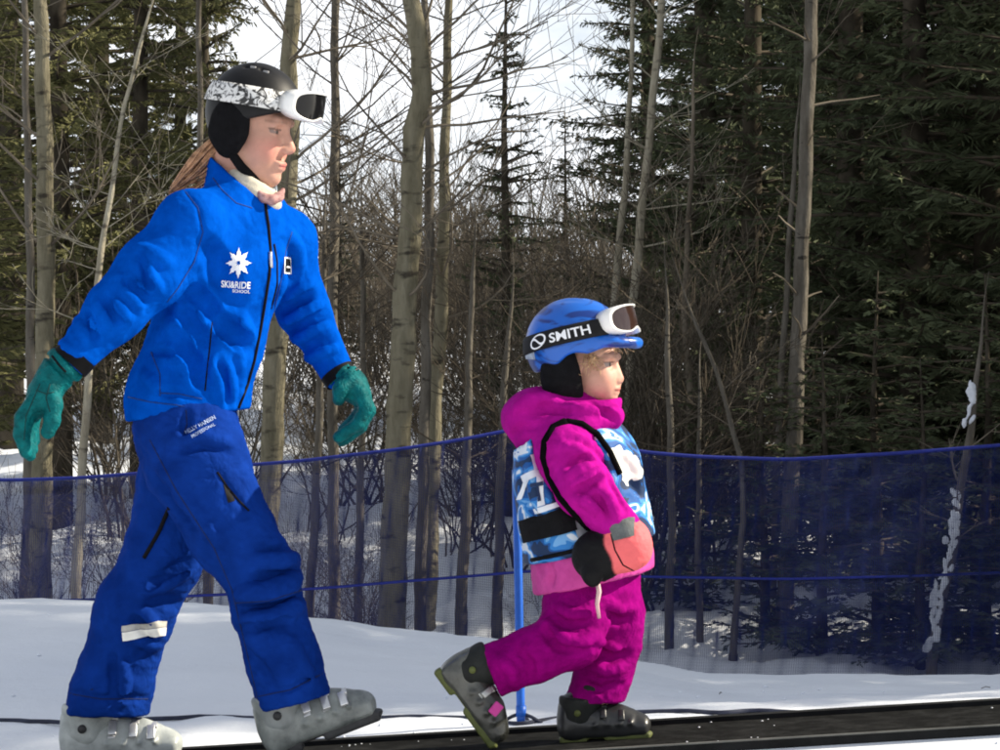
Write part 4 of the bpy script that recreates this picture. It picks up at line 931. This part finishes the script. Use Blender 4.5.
    for dx in (.0, .035): c = Hc+Mh@np.array((dx, -.052, math.sqrt(max(0, 1-(dx/.12)**2-(.052/.103)**2))*.122+.001)); mb = MB(); mb.box(c, (.007, .004, .003), Mh, .0015); mb.obj('vent', mat('vent_grey', (.25, .25, .26), .5), hel)
    for sg in (-1, 1):
        q = SDF(); q.chain([HC+Mh@np.array((-.008, sg*.088, .012)), HC+Mh@np.array((-.008, sg*.088, -.024)), HC+Mh@np.array((-.004, sg*.082, -.058))], [.050, .046, .024], .03, e=Mh[:, 1], f=2.2); V, F = q.mesh(.005, 1); mesh_obj('ear_pad', V, F, M_PAD, hel)
    mb = MB(); mb.tube([HC+Mh@np.array(c) for c in ((.004, -.086, -.066), (.032, -.070, -.098), (.060, -.040, -.122), (.074, 0, -.130), (.060, .040, -.122), (.032, .070, -.098), (.004, .086, -.066))], [.011, .012, .010, .009, .010, .012, .011], 8); mb.obj('chin_strap', M_PAD, hel)
    m, t, bb = nodes('patterned_strap'); L = t.links; tcn = N_(t, 'ShaderNodeTexCoord'); n1 = N_(t, 'ShaderNodeTexNoise', Scale=42., Detail=1.5, Distortion=2.2); L.new(tcn.outputs['Object'], n1.inputs[0])
    r = N_(t, 'ShaderNodeValToRGB'); r.color_ramp.interpolation = 'CONSTANT'; e = r.color_ramp.elements; e[0].color = (.03, .03, .03, 1); e[1].position = .49; e[1].color = (.66, .66, .65, 1); x = e.new(.43); x.color = (.35, .35, .35, 1); L.new(n1.outputs[0], r.inputs[0]); L.new(r.outputs[0], bb.inputs['Base Color']); bb.inputs['Roughness'].default_value = .7
    M_GW = mat('white_goggle_frame', (.80, .80, .78), .3, .04, 40, spec=.5); M_LENS = mat('smoke_lens', (.006, .006, .007), .08, .1, 10, spec=.3)
    fr, st, sp = goggles(me, Hc, Mh, hr, .034, .0245, .051, 45, .038, M_GW, M_LENS, m, hs=.036)
    # --- hair and neck warmer
    mb = MB(); rn = random.Random(3)
    for i in range(150):
        a = rn.uniform(0, 6.28); rr = math.sqrt(rn.random()); o = np.array((math.cos(a)*rr, math.sin(a)*rr*1.2, math.sin(a*1.7)*rr)); f1 = rn.uniform(.75, 1.1)
        c = [np.array(p) for p in (P(226, 138, .0), P(214, 152, .0), P(202, 166, .0), P(189, 179, .0), P(174, 190, .0))]
        w = (.020, .030, .034, .028, .010); pts = [c[k]+o*w[k]+np.array((rn.gauss(0, .002), rn.gauss(0, .002), rn.gauss(0, .002))) for k in range(5)]
        pts = [pts[0]+(p_-pts[0])*f1 for p_ in pts]; mb.tube(pts, [.002, .003, .003, .0026, .0008], 4, cap=False)
    mb.obj('hair', mat('brown_hair', (.24, .12, .06), .55, .45, 60, spec=.4, c2=(.48, .27, .15)), me)
    q = SDF(); ring = [P(247, 190, 0)+np.array((math.cos(a)*.056+.010, math.sin(a)*.060, -.034*math.cos(a)-.002)) for a in np.linspace(0, 2*math.pi, 25)]
    q.chain(ring, [.016]*25, .012); q.chain([r_+np.array((.003, 0, .020)) for r_ in ring], [.010]*25, .010); V, F = q.mesh(.004, 1); V = wrinkle(V, F, .0012, 30, seed=2); mesh_obj('neck_warmer', V, F, M_CREAM, me)
    q = SDF(); q.chain(Pz([(256, 191, -.066), (264, 198, -.074), (272, 200, -.068), (279, 197, -.052), (283, 190, -.03)]), [.007, .010, .011, .010, .006], .01); V, F = q.mesh(.004, 1); V = wrinkle(V, F, .001, 30, seed=5); mesh_obj('neck_warmer_fold', V, F, mat('rose_cloth', (.20, .05, .065), .85, .4, 38, .2, 300, c2=(.42, .26, .24)), me)
    return me
M_TAPE2 = mat('pale_blue_print', (.36, .44, .62), .6, .2, 60)
ADULT = adult()
# ------------------------------------------------------------------ the child
M_MAG = mat('magenta_shell', (.33, .005, .20), .85, .12, 20, .14, 380, .02, c2=(.40, .007, .24), crease=(12, .12))
M_PINK = mat('pink_hem', (.48, .05, .26), .65, .1, 20, .12, 380, .06, c2=(.54, .07, .30), crease=(14, .12))
M_PURP = mat('plum_pants', (.185, .001, .115), .85, .16, 18, .14, 360, .02, c2=(.24, .0015, .145), crease=(12, .15))
def camo():
    m, t, b = nodes('blue_camouflage'); L = t.links; tcn = N_(t, 'ShaderNodeTexCoord')
    mp_ = N_(t, 'ShaderNodeMapping'); mp_.inputs['Rotation'].default_value = (.0, .5, 0); mp_.inputs['Scale'].default_value = (1, 1, 1.5); mp_.inputs['Location'].default_value = (.31, .1, .27); L.new(tcn.outputs['Object'], mp_.inputs[0])
    n1 = N_(t, 'ShaderNodeTexNoise', Scale=11., Detail=2.0, Roughness=.45, Distortion=.7); L.new(mp_.outputs[0], n1.inputs[0])
    r = N_(t, 'ShaderNodeValToRGB'); r.color_ramp.interpolation = 'CONSTANT'; e = r.color_ramp.elements
    e[0].color = (.010, .03, .085, 1); e[1].position = .455; e[1].color = (.010, .085, .30, 1)
    for p_, c in ((.505, (.03, .20, .54)), (.56, (.15, .37, .68)), (.595, (.62, .68, .75)), (.66, (.02, .16, .46))): x = e.new(p_); x.color = (*c, 1)
    L.new(n1.outputs[0], r.inputs[0]); b.inputs['Roughness'].default_value = .6; b.inputs['Specular IOR Level'].default_value = .25
    bx = P(595, 742)[0]; ctr = P(630, 463, -.13)-np.array((bx, 0, belt_z(bx)))      # one large white blotch on the chest
    vd = N_(t, 'ShaderNodeVectorMath', operation='DISTANCE'); vd.inputs[1].default_value = tuple(ctr); L.new(tcn.outputs['Object'], vd.inputs[0])
    ma = N_(t, 'ShaderNodeMath', operation='MULTIPLY_ADD'); ma.inputs[1].default_value = .16; nb_ = N_(t, 'ShaderNodeTexNoise', Scale=17., Detail=2.0); L.new(tcn.outputs['Object'], nb_.inputs[0]); L.new(nb_.outputs[0], ma.inputs[0]); L.new(vd.outputs['Value'], ma.inputs[2])
    lt = N_(t, 'ShaderNodeMath', operation='LESS_THAN'); lt.inputs[1].default_value = .128; L.new(ma.outputs[0], lt.inputs[0])
    mxx = N_(t, 'ShaderNodeMix', data_type='RGBA'); mxx.inputs[7].default_value = (.80, .78, .72, 1); L.new(lt.outputs[0], mxx.inputs[0]); L.new(r.outputs[0], mxx.inputs[6]); L.new(mxx.outputs[2], b.inputs['Base Color'])
    n2 = N_(t, 'ShaderNodeTexNoise', Scale=300., Detail=3.0); L.new(tcn.outputs['Object'], n2.inputs[0]); bp = N_(t, 'ShaderNodeBump', Strength=.1, Distance=.01); L.new(n2.outputs[0], bp.inputs['Height']); L.new(bp.outputs[0], b.inputs['Normal'])
    return m
def child():
    Mh = frame(20, 2); HC = P(585, 364, 0); s = .86
    lat = lambda a: np.array((math.sin(math.radians(a)), math.cos(math.radians(a)), 0))
    bx = P(595, 742)[0]; base = np.array((bx, 0, belt_z(bx)))
    h = head_sdf(HC, Mh, s, True); hv, hf = h.mesh(.0024, 1); hc = head_col(hv, HC, Mh, s, True)
    b = SDF(); b.chain(Pz([(580, 412), (572, 440), (577, 500), (590, 575)]), [.04, .07, .085, .08], .04, e=lat(18), f=.8)
    for pts in ([(560, 440, -.10), (583, 485, -.18), (616, 524, -.20), (622, 545, -.205)], [(590, 440, .10), (610, 485, .13), (622, 515, .13)]): b.chain([P(572, 436)]+Pz(pts), [.05, .04, .035, .025, .025][:len(pts)+1], .03)
    b.chain(Pz([(578, 580, -.06), (570, 636, -.09), (505, 664, -.1), (474, 680, -.1), (484, 706, -.1)]), [.06, .045, .028, .02, .018], .03); b.chain(Pz([(606, 580, .04), (612, 635, .03), (594, 705, .02), (580, 725, .02), (630, 732, .02)]), [.06, .045, .035, .026, .022], .03)
    bv, bf = b.mesh(.010, 1)
    V, F = join([(hv, hf), (bv, bf)]); col = np.vstack([hc, np.tile((.66, .40, .30), (len(bv), 1))])
    me = mesh_obj('person', V, F, M_SKIN, None, origin=base, col=col)
    tag(me, 'small child in magenta snowsuit, blue camouflage vest and blue helmet', 'person')
    # --- jacket with hood; the lower band is a lighter pink
    tors = lambda g: (Pz([(594, 600), (592, 560), (584, 515), (577, 470), (568, 436), (574, 414)]), np.array([.147, .143, .140, .136, .108, .07])+g)
    def torso(q, g, k=.03): pp, rr = tors(g); q.chain(pp, list(rr), k, e=[lat(14), lat(15), lat(16), lat(17), lat(18)], f=[.94, .94, .96, .96, .85])
    arm_n = (Pz([(566, 440, -.10), (563, 452, -.135), (584, 488, -.185), (620, 528, -.205)]), np.array([.055, .062, .064, .048])); arm_f = (Pz([(592, 440, .09), (612, 485, .14), (622, 515, .14)]), np.array([.055, .055, .042]))
    j = SDF(); j.chain(Pz([(580, 430, 0), (590, 400, 0)]), [.098, .078], .02); j.cut(P(590, 405), (-.25, 0, .97), .008); j.cone(P(584, 420), P(594, 385), .05, .066, .01, 's')
    torso(j, 0); j.ell(P(533, 420, .0), (.080, .115, .068), .035, M=frame(0, 18)); j.ell(P(548, 408, 0), (.075, .10, .045), .03, M=frame(0, 14)); j.chain(Pz([(545, 428, -.10), (580, 420, -.105), (612, 416, -.07)]), [.032, .032, .03], .025)
    j.chain(Pz([(545, 428, .10), (580, 420, .105), (612, 416, .07)]), [.032, .032, .03], .025); j.chain(arm_n[0], list(arm_n[1]), .03); j.chain(arm_f[0], list(arm_f[1]), .03)
    j.cut(P(594, 581), (.226, 0, -.974), .006)
    folds(j, [(1, .014, .007, [(562, 446), (576, 450), (592, 457)]), (1, .014, .008, [(578, 483), (591, 477), (604, 470)]), (-1, .014, .008, [(564, 466), (578, 463), (590, 459)]), (-1, .014, .008, [(573, 494), (585, 487), (598, 480)]), (1, .012, .007, [(568, 476), (580, 470), (594, 464)]),
              (1, .014, .007, [(600, 490), (610, 500), (616, 516)]), (-1, .012, .007, [(590, 492), (600, 504), (606, 520)]), (1, .013, .006, [(578, 500), (590, 504), (600, 516)]), (-1, .010, .005, [(608, 478), (618, 494), (624, 508)]), (1, .012, .006, [(575, 436), (592, 446), (606, 462)]),
              (-1, .012, .006, [(508, 440), (520, 428), (540, 424)]), (1, .016, .006, [(512, 410), (532, 398), (556, 398)]), (-1, .014, .006, [(520, 418), (545, 408), (575, 412)]), (1, .012, .005, [(560, 404), (590, 410), (618, 412)]), (-1, .010, .004, [(548, 560), (552, 575), (550, 590)]), (-1, .012, .005, [(590, 402), (604, 412), (616, 420)])])
    V, F = j.mesh(.0042, 1); V = wrinkle(V, F, .0026, 17, seed=8); V = wrinkle(V, F, .0007, 40, seed=3)
    fc = V[F].mean(1); hem = ((fc-P(594, 547))@np.array((.226, 0, -.974)) > -.004) & (fc[:, 1] > -.9)
    armd = SDF().chain(arm_n[0], list(arm_n[1]+.012), .02).chain(arm_f[0], list(arm_f[1]+.012), .02).eval(fc); hem &= armd > 0
    JV, JF = V, F; jk = mesh_obj('jacket', V, F, M_MAG, me, mats=[M_MAG, M_PINK], midx=hem.astype(np.int32))
    # --- bib vest
    v_ = SDF(); torso(v_, .016, .03); v_.cut(P(590, 549), (.226, 0, -.974), .006); v_.cut(P(580, 417), (.05, 0, .998), .006)
    for a in (arm_n, arm_f): v_.chain(a[0], list(a[1]+.015), .012, 's')
    v_.ell(P(528, 420, .0), (.088, .125, .078), .01, 's', frame(0, 18))
    folds(v_, [(-1, .014, .006, [(520, 470), (524, 500), (534, 520)]), (1, .014, .006, [(530, 470), (536, 500), (546, 515)]), (1, .016, .006, [(622, 450), (632, 462), (640, 480)]), (-1, .012, .005, [(628, 480), (636, 488), (642, 498)]), (-1, .01, .004, [(560, 520), (580, 528), (596, 530)])])
    V, F = v_.mesh(.0046, 1); V = wrinkle(V, F, .0028, 16, seed=4); M_CAMO = camo(); vest = mesh_obj('vest', V, F, M_CAMO, me); C = Cast(V, F)
    CJ = Cast(*join([(JV, JF), (V, F)]))
    M_BIND = mat('black_binding', (.003, .003, .0035), .95, .2, 60, spec=.03)
    def strip(pl, r, nm, m, off=0.): return CJ.line(pl, r, 4, off-r*.3).obj(nm, m, vest)
    strip([(566, 421), (553, 427), (544, 442), (543, 458), (549, 478), (560, 498), (574, 514), (590, 530)], .0115, 'armhole_binding', M_BIND); strip([(566, 421), (582, 424), (597, 434), (610, 452), (620, 474)], .0095, 'armhole_binding', M_BIND)
    strip([(531, 560), (556, 555), (592, 546), (612, 541)], .006, 'hem_binding', M_DARK)
    def patch(quad, nm, m, off=.003, nu=8, nv=6): vv, ff = C.poly(quad, nu, nv, off); mb = MB(); mb.add(vv, ff); return mb.obj(nm, m, vest)
    patch([(520, 521), (572, 506), (577, 531), (525, 543)], 'side_strap', mat('black_webbing', (.006, .006, .007), .9, .3, 60, .2, 200, .15), .006, 10, 6)
    M_NAVY = mat('navy_print', (.012, .03, .09), .6, .1); M_PW = mat('vest_white', (.74, .78, .83), .6, .05)
    patch([(534, 509), (569, 499), (570, 504), (536, 514)], 'white_bar', M_PW, .003, 8, 2)
    patch([(530, 455), (537, 453), (541, 468), (534, 470)], 'white_figure', M_PW, .003, 4, 4); patch([(521, 476), (548, 464), (550, 470), (524, 483)], 'white_figure', M_PW, .0034, 6, 3); patch([(524, 482), (530, 479), (522, 499), (517, 500)], 'white_figure', M_PW, .003, 4, 4); patch([(536, 471), (542, 469), (545, 505), (538, 507)], 'white_figure', M_PW, .0028, 4, 6)
    def letters(body, c, w, hg, ang, nm, m, off=.0045):
        tv, tf = text2d(body, bold=.03); a = math.radians(ang); tv = tv*np.array((w, -hg)); tv = np.stack([c[0]+tv[:, 0]*math.cos(a)+tv[:, 1]*math.sin(a), c[1]-tv[:, 0]*math.sin(a)+tv[:, 1]*math.cos(a)], 1)
        mb = MB(); vv, ff = C.flat(tv, tf, off); mb.add(vv, ff); return mb.obj(nm, m, vest, smooth=False)
    letters('T E', (545.5, 491), 27, 19, 9, 'vest_lettering', M_NAVY)
    patch([(572, 520), (583, 517), (590, 535), (578, 538)], 'grey_patch', mat('grey_print', (.30, .32, .34), .7, .2), .003, 4, 4)
    # --- pants
    p = SDF(); p.chain(Pz([(596, 545), (594, 585)]), [.095, .10], .03, e=lat(14), f=.95)
    p.chain(Pz([(580, 575, -.04), (577, 612, -.065), (571, 638, -.09), (535, 654, -.10), (484, 674, -.105)]), [.080, .078, .070, .062, .066], .03)
    p.chain(Pz([(606, 585, .04), (614, 615, .035), (615, 642, .03), (604, 672, .025), (592, 712, .02)]), [.085, .070, .060, .064, .072], .03)
    ax = P(484, 674)-P(535, 654); p.ops.append(('s', 'b', .004, (P(474, 678, -.105), np.array((.045, .12, .12)), frame(0, -21.4), .004)))
    p.ops.append(('s', 'b', .004, (P(590, 732, .02), np.array((.12, .11, .075)), frame(0, 0), .004)))
    folds(p, [(1, .014, .008, [(542, 620), (556, 636), (578, 644), (600, 636)]), (-1, .014, .008, [(545, 632), (560, 648), (582, 652)]), (-1, .014, .008, [(552, 612), (566, 624), (590, 626)]), (1, .012, .006, [(556, 606), (572, 614), (592, 612)]), (1, .014, .007, [(500, 660), (512, 672), (516, 688)]),
              (-1, .012, .006, [(520, 650), (530, 664), (532, 680)]), (1, .014, .007, [(592, 634), (606, 646), (622, 652)]), (-1, .014, .008, [(598, 650), (612, 658), (630, 654)]), (-1, .012, .007, [(606, 612), (620, 622), (634, 620)]), (1, .012, .006, [(606, 602), (620, 610), (635, 608)]), (1, .013, .006, [(590, 665), (606, 672), (624, 668)]), (-1, .012, .006, [(580, 684), (600, 690), (620, 684)])])
    V, F = p.mesh(.0042, 1); V = wrinkle(V, F, .003, 20, seed=6); V = wrinkle(V, F, .0009, 44, seed=2); pn = mesh_obj('pants', V, F, M_PURP, me); C2 = Cast(V, F)
    mb = MB(); mb.tube([P(597, 578, -.16), P(599, 592, -.165), P(597, 604, -.16), P(599, 618, -.15)], [.005, .006, .005, .004], 6); mb.obj('drawcord', mat('pale_cord', (.62, .42, .42), .7, .2), jk)
    # --- mittens
    def mitten(c1, c2, wr, thumb, ms, n, c):
        q = SDF(); q.chain(wr[0], wr[1], .02); q.ell(c1[0], c1[1], .02); q.ell(c2[0], c2[1], .03); q.chain(thumb[0], thumb[1], .015); V, F = q.mesh(.0042, 1); V = wrinkle(V, F, .0025, 30, seed=9)
        w = np.clip(((V-c)@n+.003*np.sin(V[:, 2]*90))/.006+.5, 0, 1)[:, None]; col = np.array((.006, .006, .007))*(1-w)+np.array((.76, .14, .15))*w
        return mesh_obj('mitten', V, F, ms, me, col=col), V, F
    M_MIT = mat_attr('two_tone_leather', .6, .35, 160, spec=.12, var=.15)
    mt, V, F = mitten((P(598, 556, -.205), (.063, .045, .062)), (P(630, 547, -.21), (.055, .045, .058)), (Pz([(618, 527, -.205), (622, 536, -.207)]), [.046, .048]), (Pz([(592, 562, -.225), (591, 574, -.235), (593, 580, -.235)]), [.022, .02, .016]), M_MIT, np.array((.93, -.25, .28)), P(613, 552, -.2))
    Cm = Cast(V, F); vv, ff = Cm.poly([(609, 524), (634, 516), (634, 536), (614, 541)], 8, 8, .003); mb = MB(); mb.add(vv, ff); mb.obj('knuckle_patch', mat('grey_suede', (.12, .13, .13), .85, .3, 60, .2, 200), mt); Cm.line([(611, 534), (615, 550), (623, 565), (634, 571)], .0022, 3, -.0006).obj('seam', M_DARK, mt)
    mitten((P(626, 540, .13), (.035, .045, .045)), (P(622, 544, .13), (.04, .045, .045)), (Pz([(622, 516, .14), (624, 530, .135)]), [.042, .043]), (Pz([(620, 545, .09), (622, 555, .088), (624, 561, .09)]), [.018, .017, .014]), M_MIT, np.array((.93, -.25, .28)), P(650, 552, .1))
    # --- boots
    M_KS = mat('black_boot_shell', (.02, .021, .022), .35, .3, 20, .05, 80, .5); M_KG = mat('grey_boot_shell', (.012, .013, .012), .22, .5, 14, .05, 80, .5, c2=(.07, .072, .064)); M_KC = mat('boot_liner', (.012, .014, .013), .7, .4, 30)
    M_KSO = mat('lime_sole', (.09, .105, .03), .6, .25, 30); M_KB = mat('pale_buckle', (.46, .47, .45), .35, .2, metal=.5)
    boot_parts(me, P(434, 672, -.10), (55, -75), .77, (M_KG, M_KC, M_KSO, M_KB), True, .17); boot_parts(me, P(560, 744, .0), (1, .055), .74, (M_KS, M_KC, M_KSO, M_KS), True, .15)
    mb = MB(); mb.box(P(496, 709, -.155), (.012, .006, .016), frame(0, 40), .003); mb.obj('boot_badge', M_PINK, me)
    # --- helmet and goggles
    m, t, bb = nodes('blue_helmet_shell'); L = t.links; tcn = N_(t, 'ShaderNodeTexCoord'); n1 = N_(t, 'ShaderNodeTexNoise', Scale=9., Detail=3.0, Distortion=1.5); mp_ = N_(t, 'ShaderNodeMapping'); mp_.inputs['Scale'].default_value = (.5, 1, 2); L.new(tcn.outputs['Object'], mp_.inputs[0]); L.new(mp_.outputs[0], n1.inputs[0])
    r = N_(t, 'ShaderNodeValToRGB'); e = r.color_ramp.elements; e[0].position = .44; e[0].color = (.004, .03, .19, 1); e[1].position = .50; e[1].color = (.006, .11, .50, 1); L.new(n1.outputs[0], r.inputs[0]); L.new(r.outputs[0], bb.inputs['Base Color']); bb.inputs['Roughness'].default_value = .3; bb.inputs['Specular IOR Level'].default_value = .5
    Mg = frame(20, -13); Hc = P(576, 345); hr = (.127, .106, .118)
    q = SDF(); q.ell(Hc, hr, .01, M=Mh); q.cut(P(580, 357), (.36, 0, -.93), .01); q.ell(Hc-Mh[:, 2]*.012, np.array(hr)-.02, .01, 's', Mh); q.ell(P(577, 378, -.1), (.050, .06, .060), .012, 's'); q.ell(P(577, 378, .1), (.050, .06, .060), .012, 's')
    brim = [HC+Mh@np.array((.118*math.cos(a)+.012, .095*math.sin(a), .060-.004*math.cos(a))) for a in np.linspace(-1.0, 1.0, 11)]
    q.chain(brim, [.009]*11, .018)
    for yy in (-.045, 0, .045): q.cone(Hc+Mh@np.array((-.06, yy, .118)), Hc+Mh@np.array((.05, yy, .126)), .012, .012, .012, 's')
    V, F = q.mesh(.004, 1); hel = mesh_obj('helmet', V, F, m, me)
    M_PADK = mat('child_ear_pad', (.007, .007, .008), .95, .3, 60, .3, 300, .1)
    for sg in (-1, 1):
        q = SDF(); q.chain([HC+Mh@np.array((-.042, sg*.078, .005)), HC+Mh@np.array((-.034, sg*.076, -.04)), HC+Mh@np.array((-.012, sg*.066, -.072))], [.046, .046, .032], .03, e=Mh[:, 1], f=2.0); V, F = q.mesh(.005, 1); mesh_obj('ear_pad', V, F, M_PADK, hel)
    mb = MB(); mb.tube([HC+Mh@np.array(c) for c in ((-.02, -.07, -.085), (.02, -.06, -.103), (.05, -.035, -.108), (.062, 0, -.108), (.05, .035, -.108), (.02, .06, -.103), (-.02, .07, -.085))], .009, 8); mb.obj('chin_strap', M_PADK, hel)
    V, F, _ = ellband(Hc, Mh@np.array(frame(0, 0)), hr, -.028, .011, math.pi*.72, math.pi*1.28, 30, 3, .001, .003); mb = MB(); mb.add(V, F); mb.obj('rear_trim', mat('pale_trim', (.35, .42, .5), .5, .2), hel)
    M_GW = mat('white_child_frame', (.80, .79, .76), .3, .04, 40, spec=.5); M_LN = mat('rose_smoke_lens', (.035, .018, .014), .08, .2, 10, spec=.8); M_ST = mat('black_elastic', (.007, .007, .008), .8, .3, 60)
    fr, st, sp = goggles(me, Hc, Mg, hr, .030, .0215, .033, 44, .036, M_GW, M_LN, M_ST, hs=.022, sth=.8)
    tv, tf = text2d('SMITH', bold=.02); V = [sp(math.radians(-50-29+tx*46), ty*1.1, .0085) for tx, ty in tv]; mb = MB(); mb.add(V, tf); mb.obj('strap_lettering', M_WHITE, fr, smooth=False)
    mb = MB(); V = []; nn = 40                  # slanted oval emblem with an S stroke
    for i in range(nn):
        a = 2*math.pi*i/nn
        for k in (1.0, .80): V.append(sp(math.radians(-118+(math.cos(a)*11.5+math.sin(a)*3)*k), math.sin(a)*.80*k, .0085))
    mb.add(V, [(2*i, 2*((i+1) % nn), 2*((i+1) % nn)+1, 2*i+1) for i in range(nn)])
    V = []
    for i in range(13):
        u = -1+i/6; V += [sp(math.radians(-118+u*9.5), .35*math.sin(-u*2.6)+.13, .0085), sp(math.radians(-118+u*9.5), .35*math.sin(-u*2.6)-.13, .0085)]
    mb.add(V, [(2*i, 2*i+1, 2*i+3, 2*i+2) for i in range(12)]); mb.obj('strap_emblem', M_WHITE, fr, smooth=False)
    mb = MB(); rn = random.Random(8)
    for i in range(26):
        o = HC+Mh@np.array((.030+rn.gauss(0, .008), -.062+rn.gauss(0, .003), .035-.03*rn.random())); d = np.array((rn.gauss(.2, .5), -.25, -1)); pts = [o]
        for k in range(7): d = d+np.array((rn.gauss(0, .7), rn.gauss(0, .25), rn.gauss(0, .3))); d /= np.linalg.norm(d); pts.append(pts[-1]+d*.0075)
        mb.tube(pts, np.linspace(.0016, .0006, 8), 3, cap=False)
    for i in range(14):
        o = HC+Mh@np.array((.085+rn.gauss(0, .004), rn.uniform(-.045, .045), .045)); d = Mh@np.array((.3, rn.gauss(0, .4), -1)); pts = [o]
        for k in range(4): d = d+np.array((rn.gauss(0, .4), rn.gauss(0, .3), rn.gauss(0, .2))); d /= np.linalg.norm(d); pts.append(pts[-1]+d*.006)
        mb.tube(pts, np.linspace(.0014, .0005, 5), 3, cap=False)
    mb.obj('hair', mat('blond_hair', (.34, .20, .10), .5, .35, 60, spec=.4, c2=(.6, .4, .22)), me)
    return me
CHILD = child()
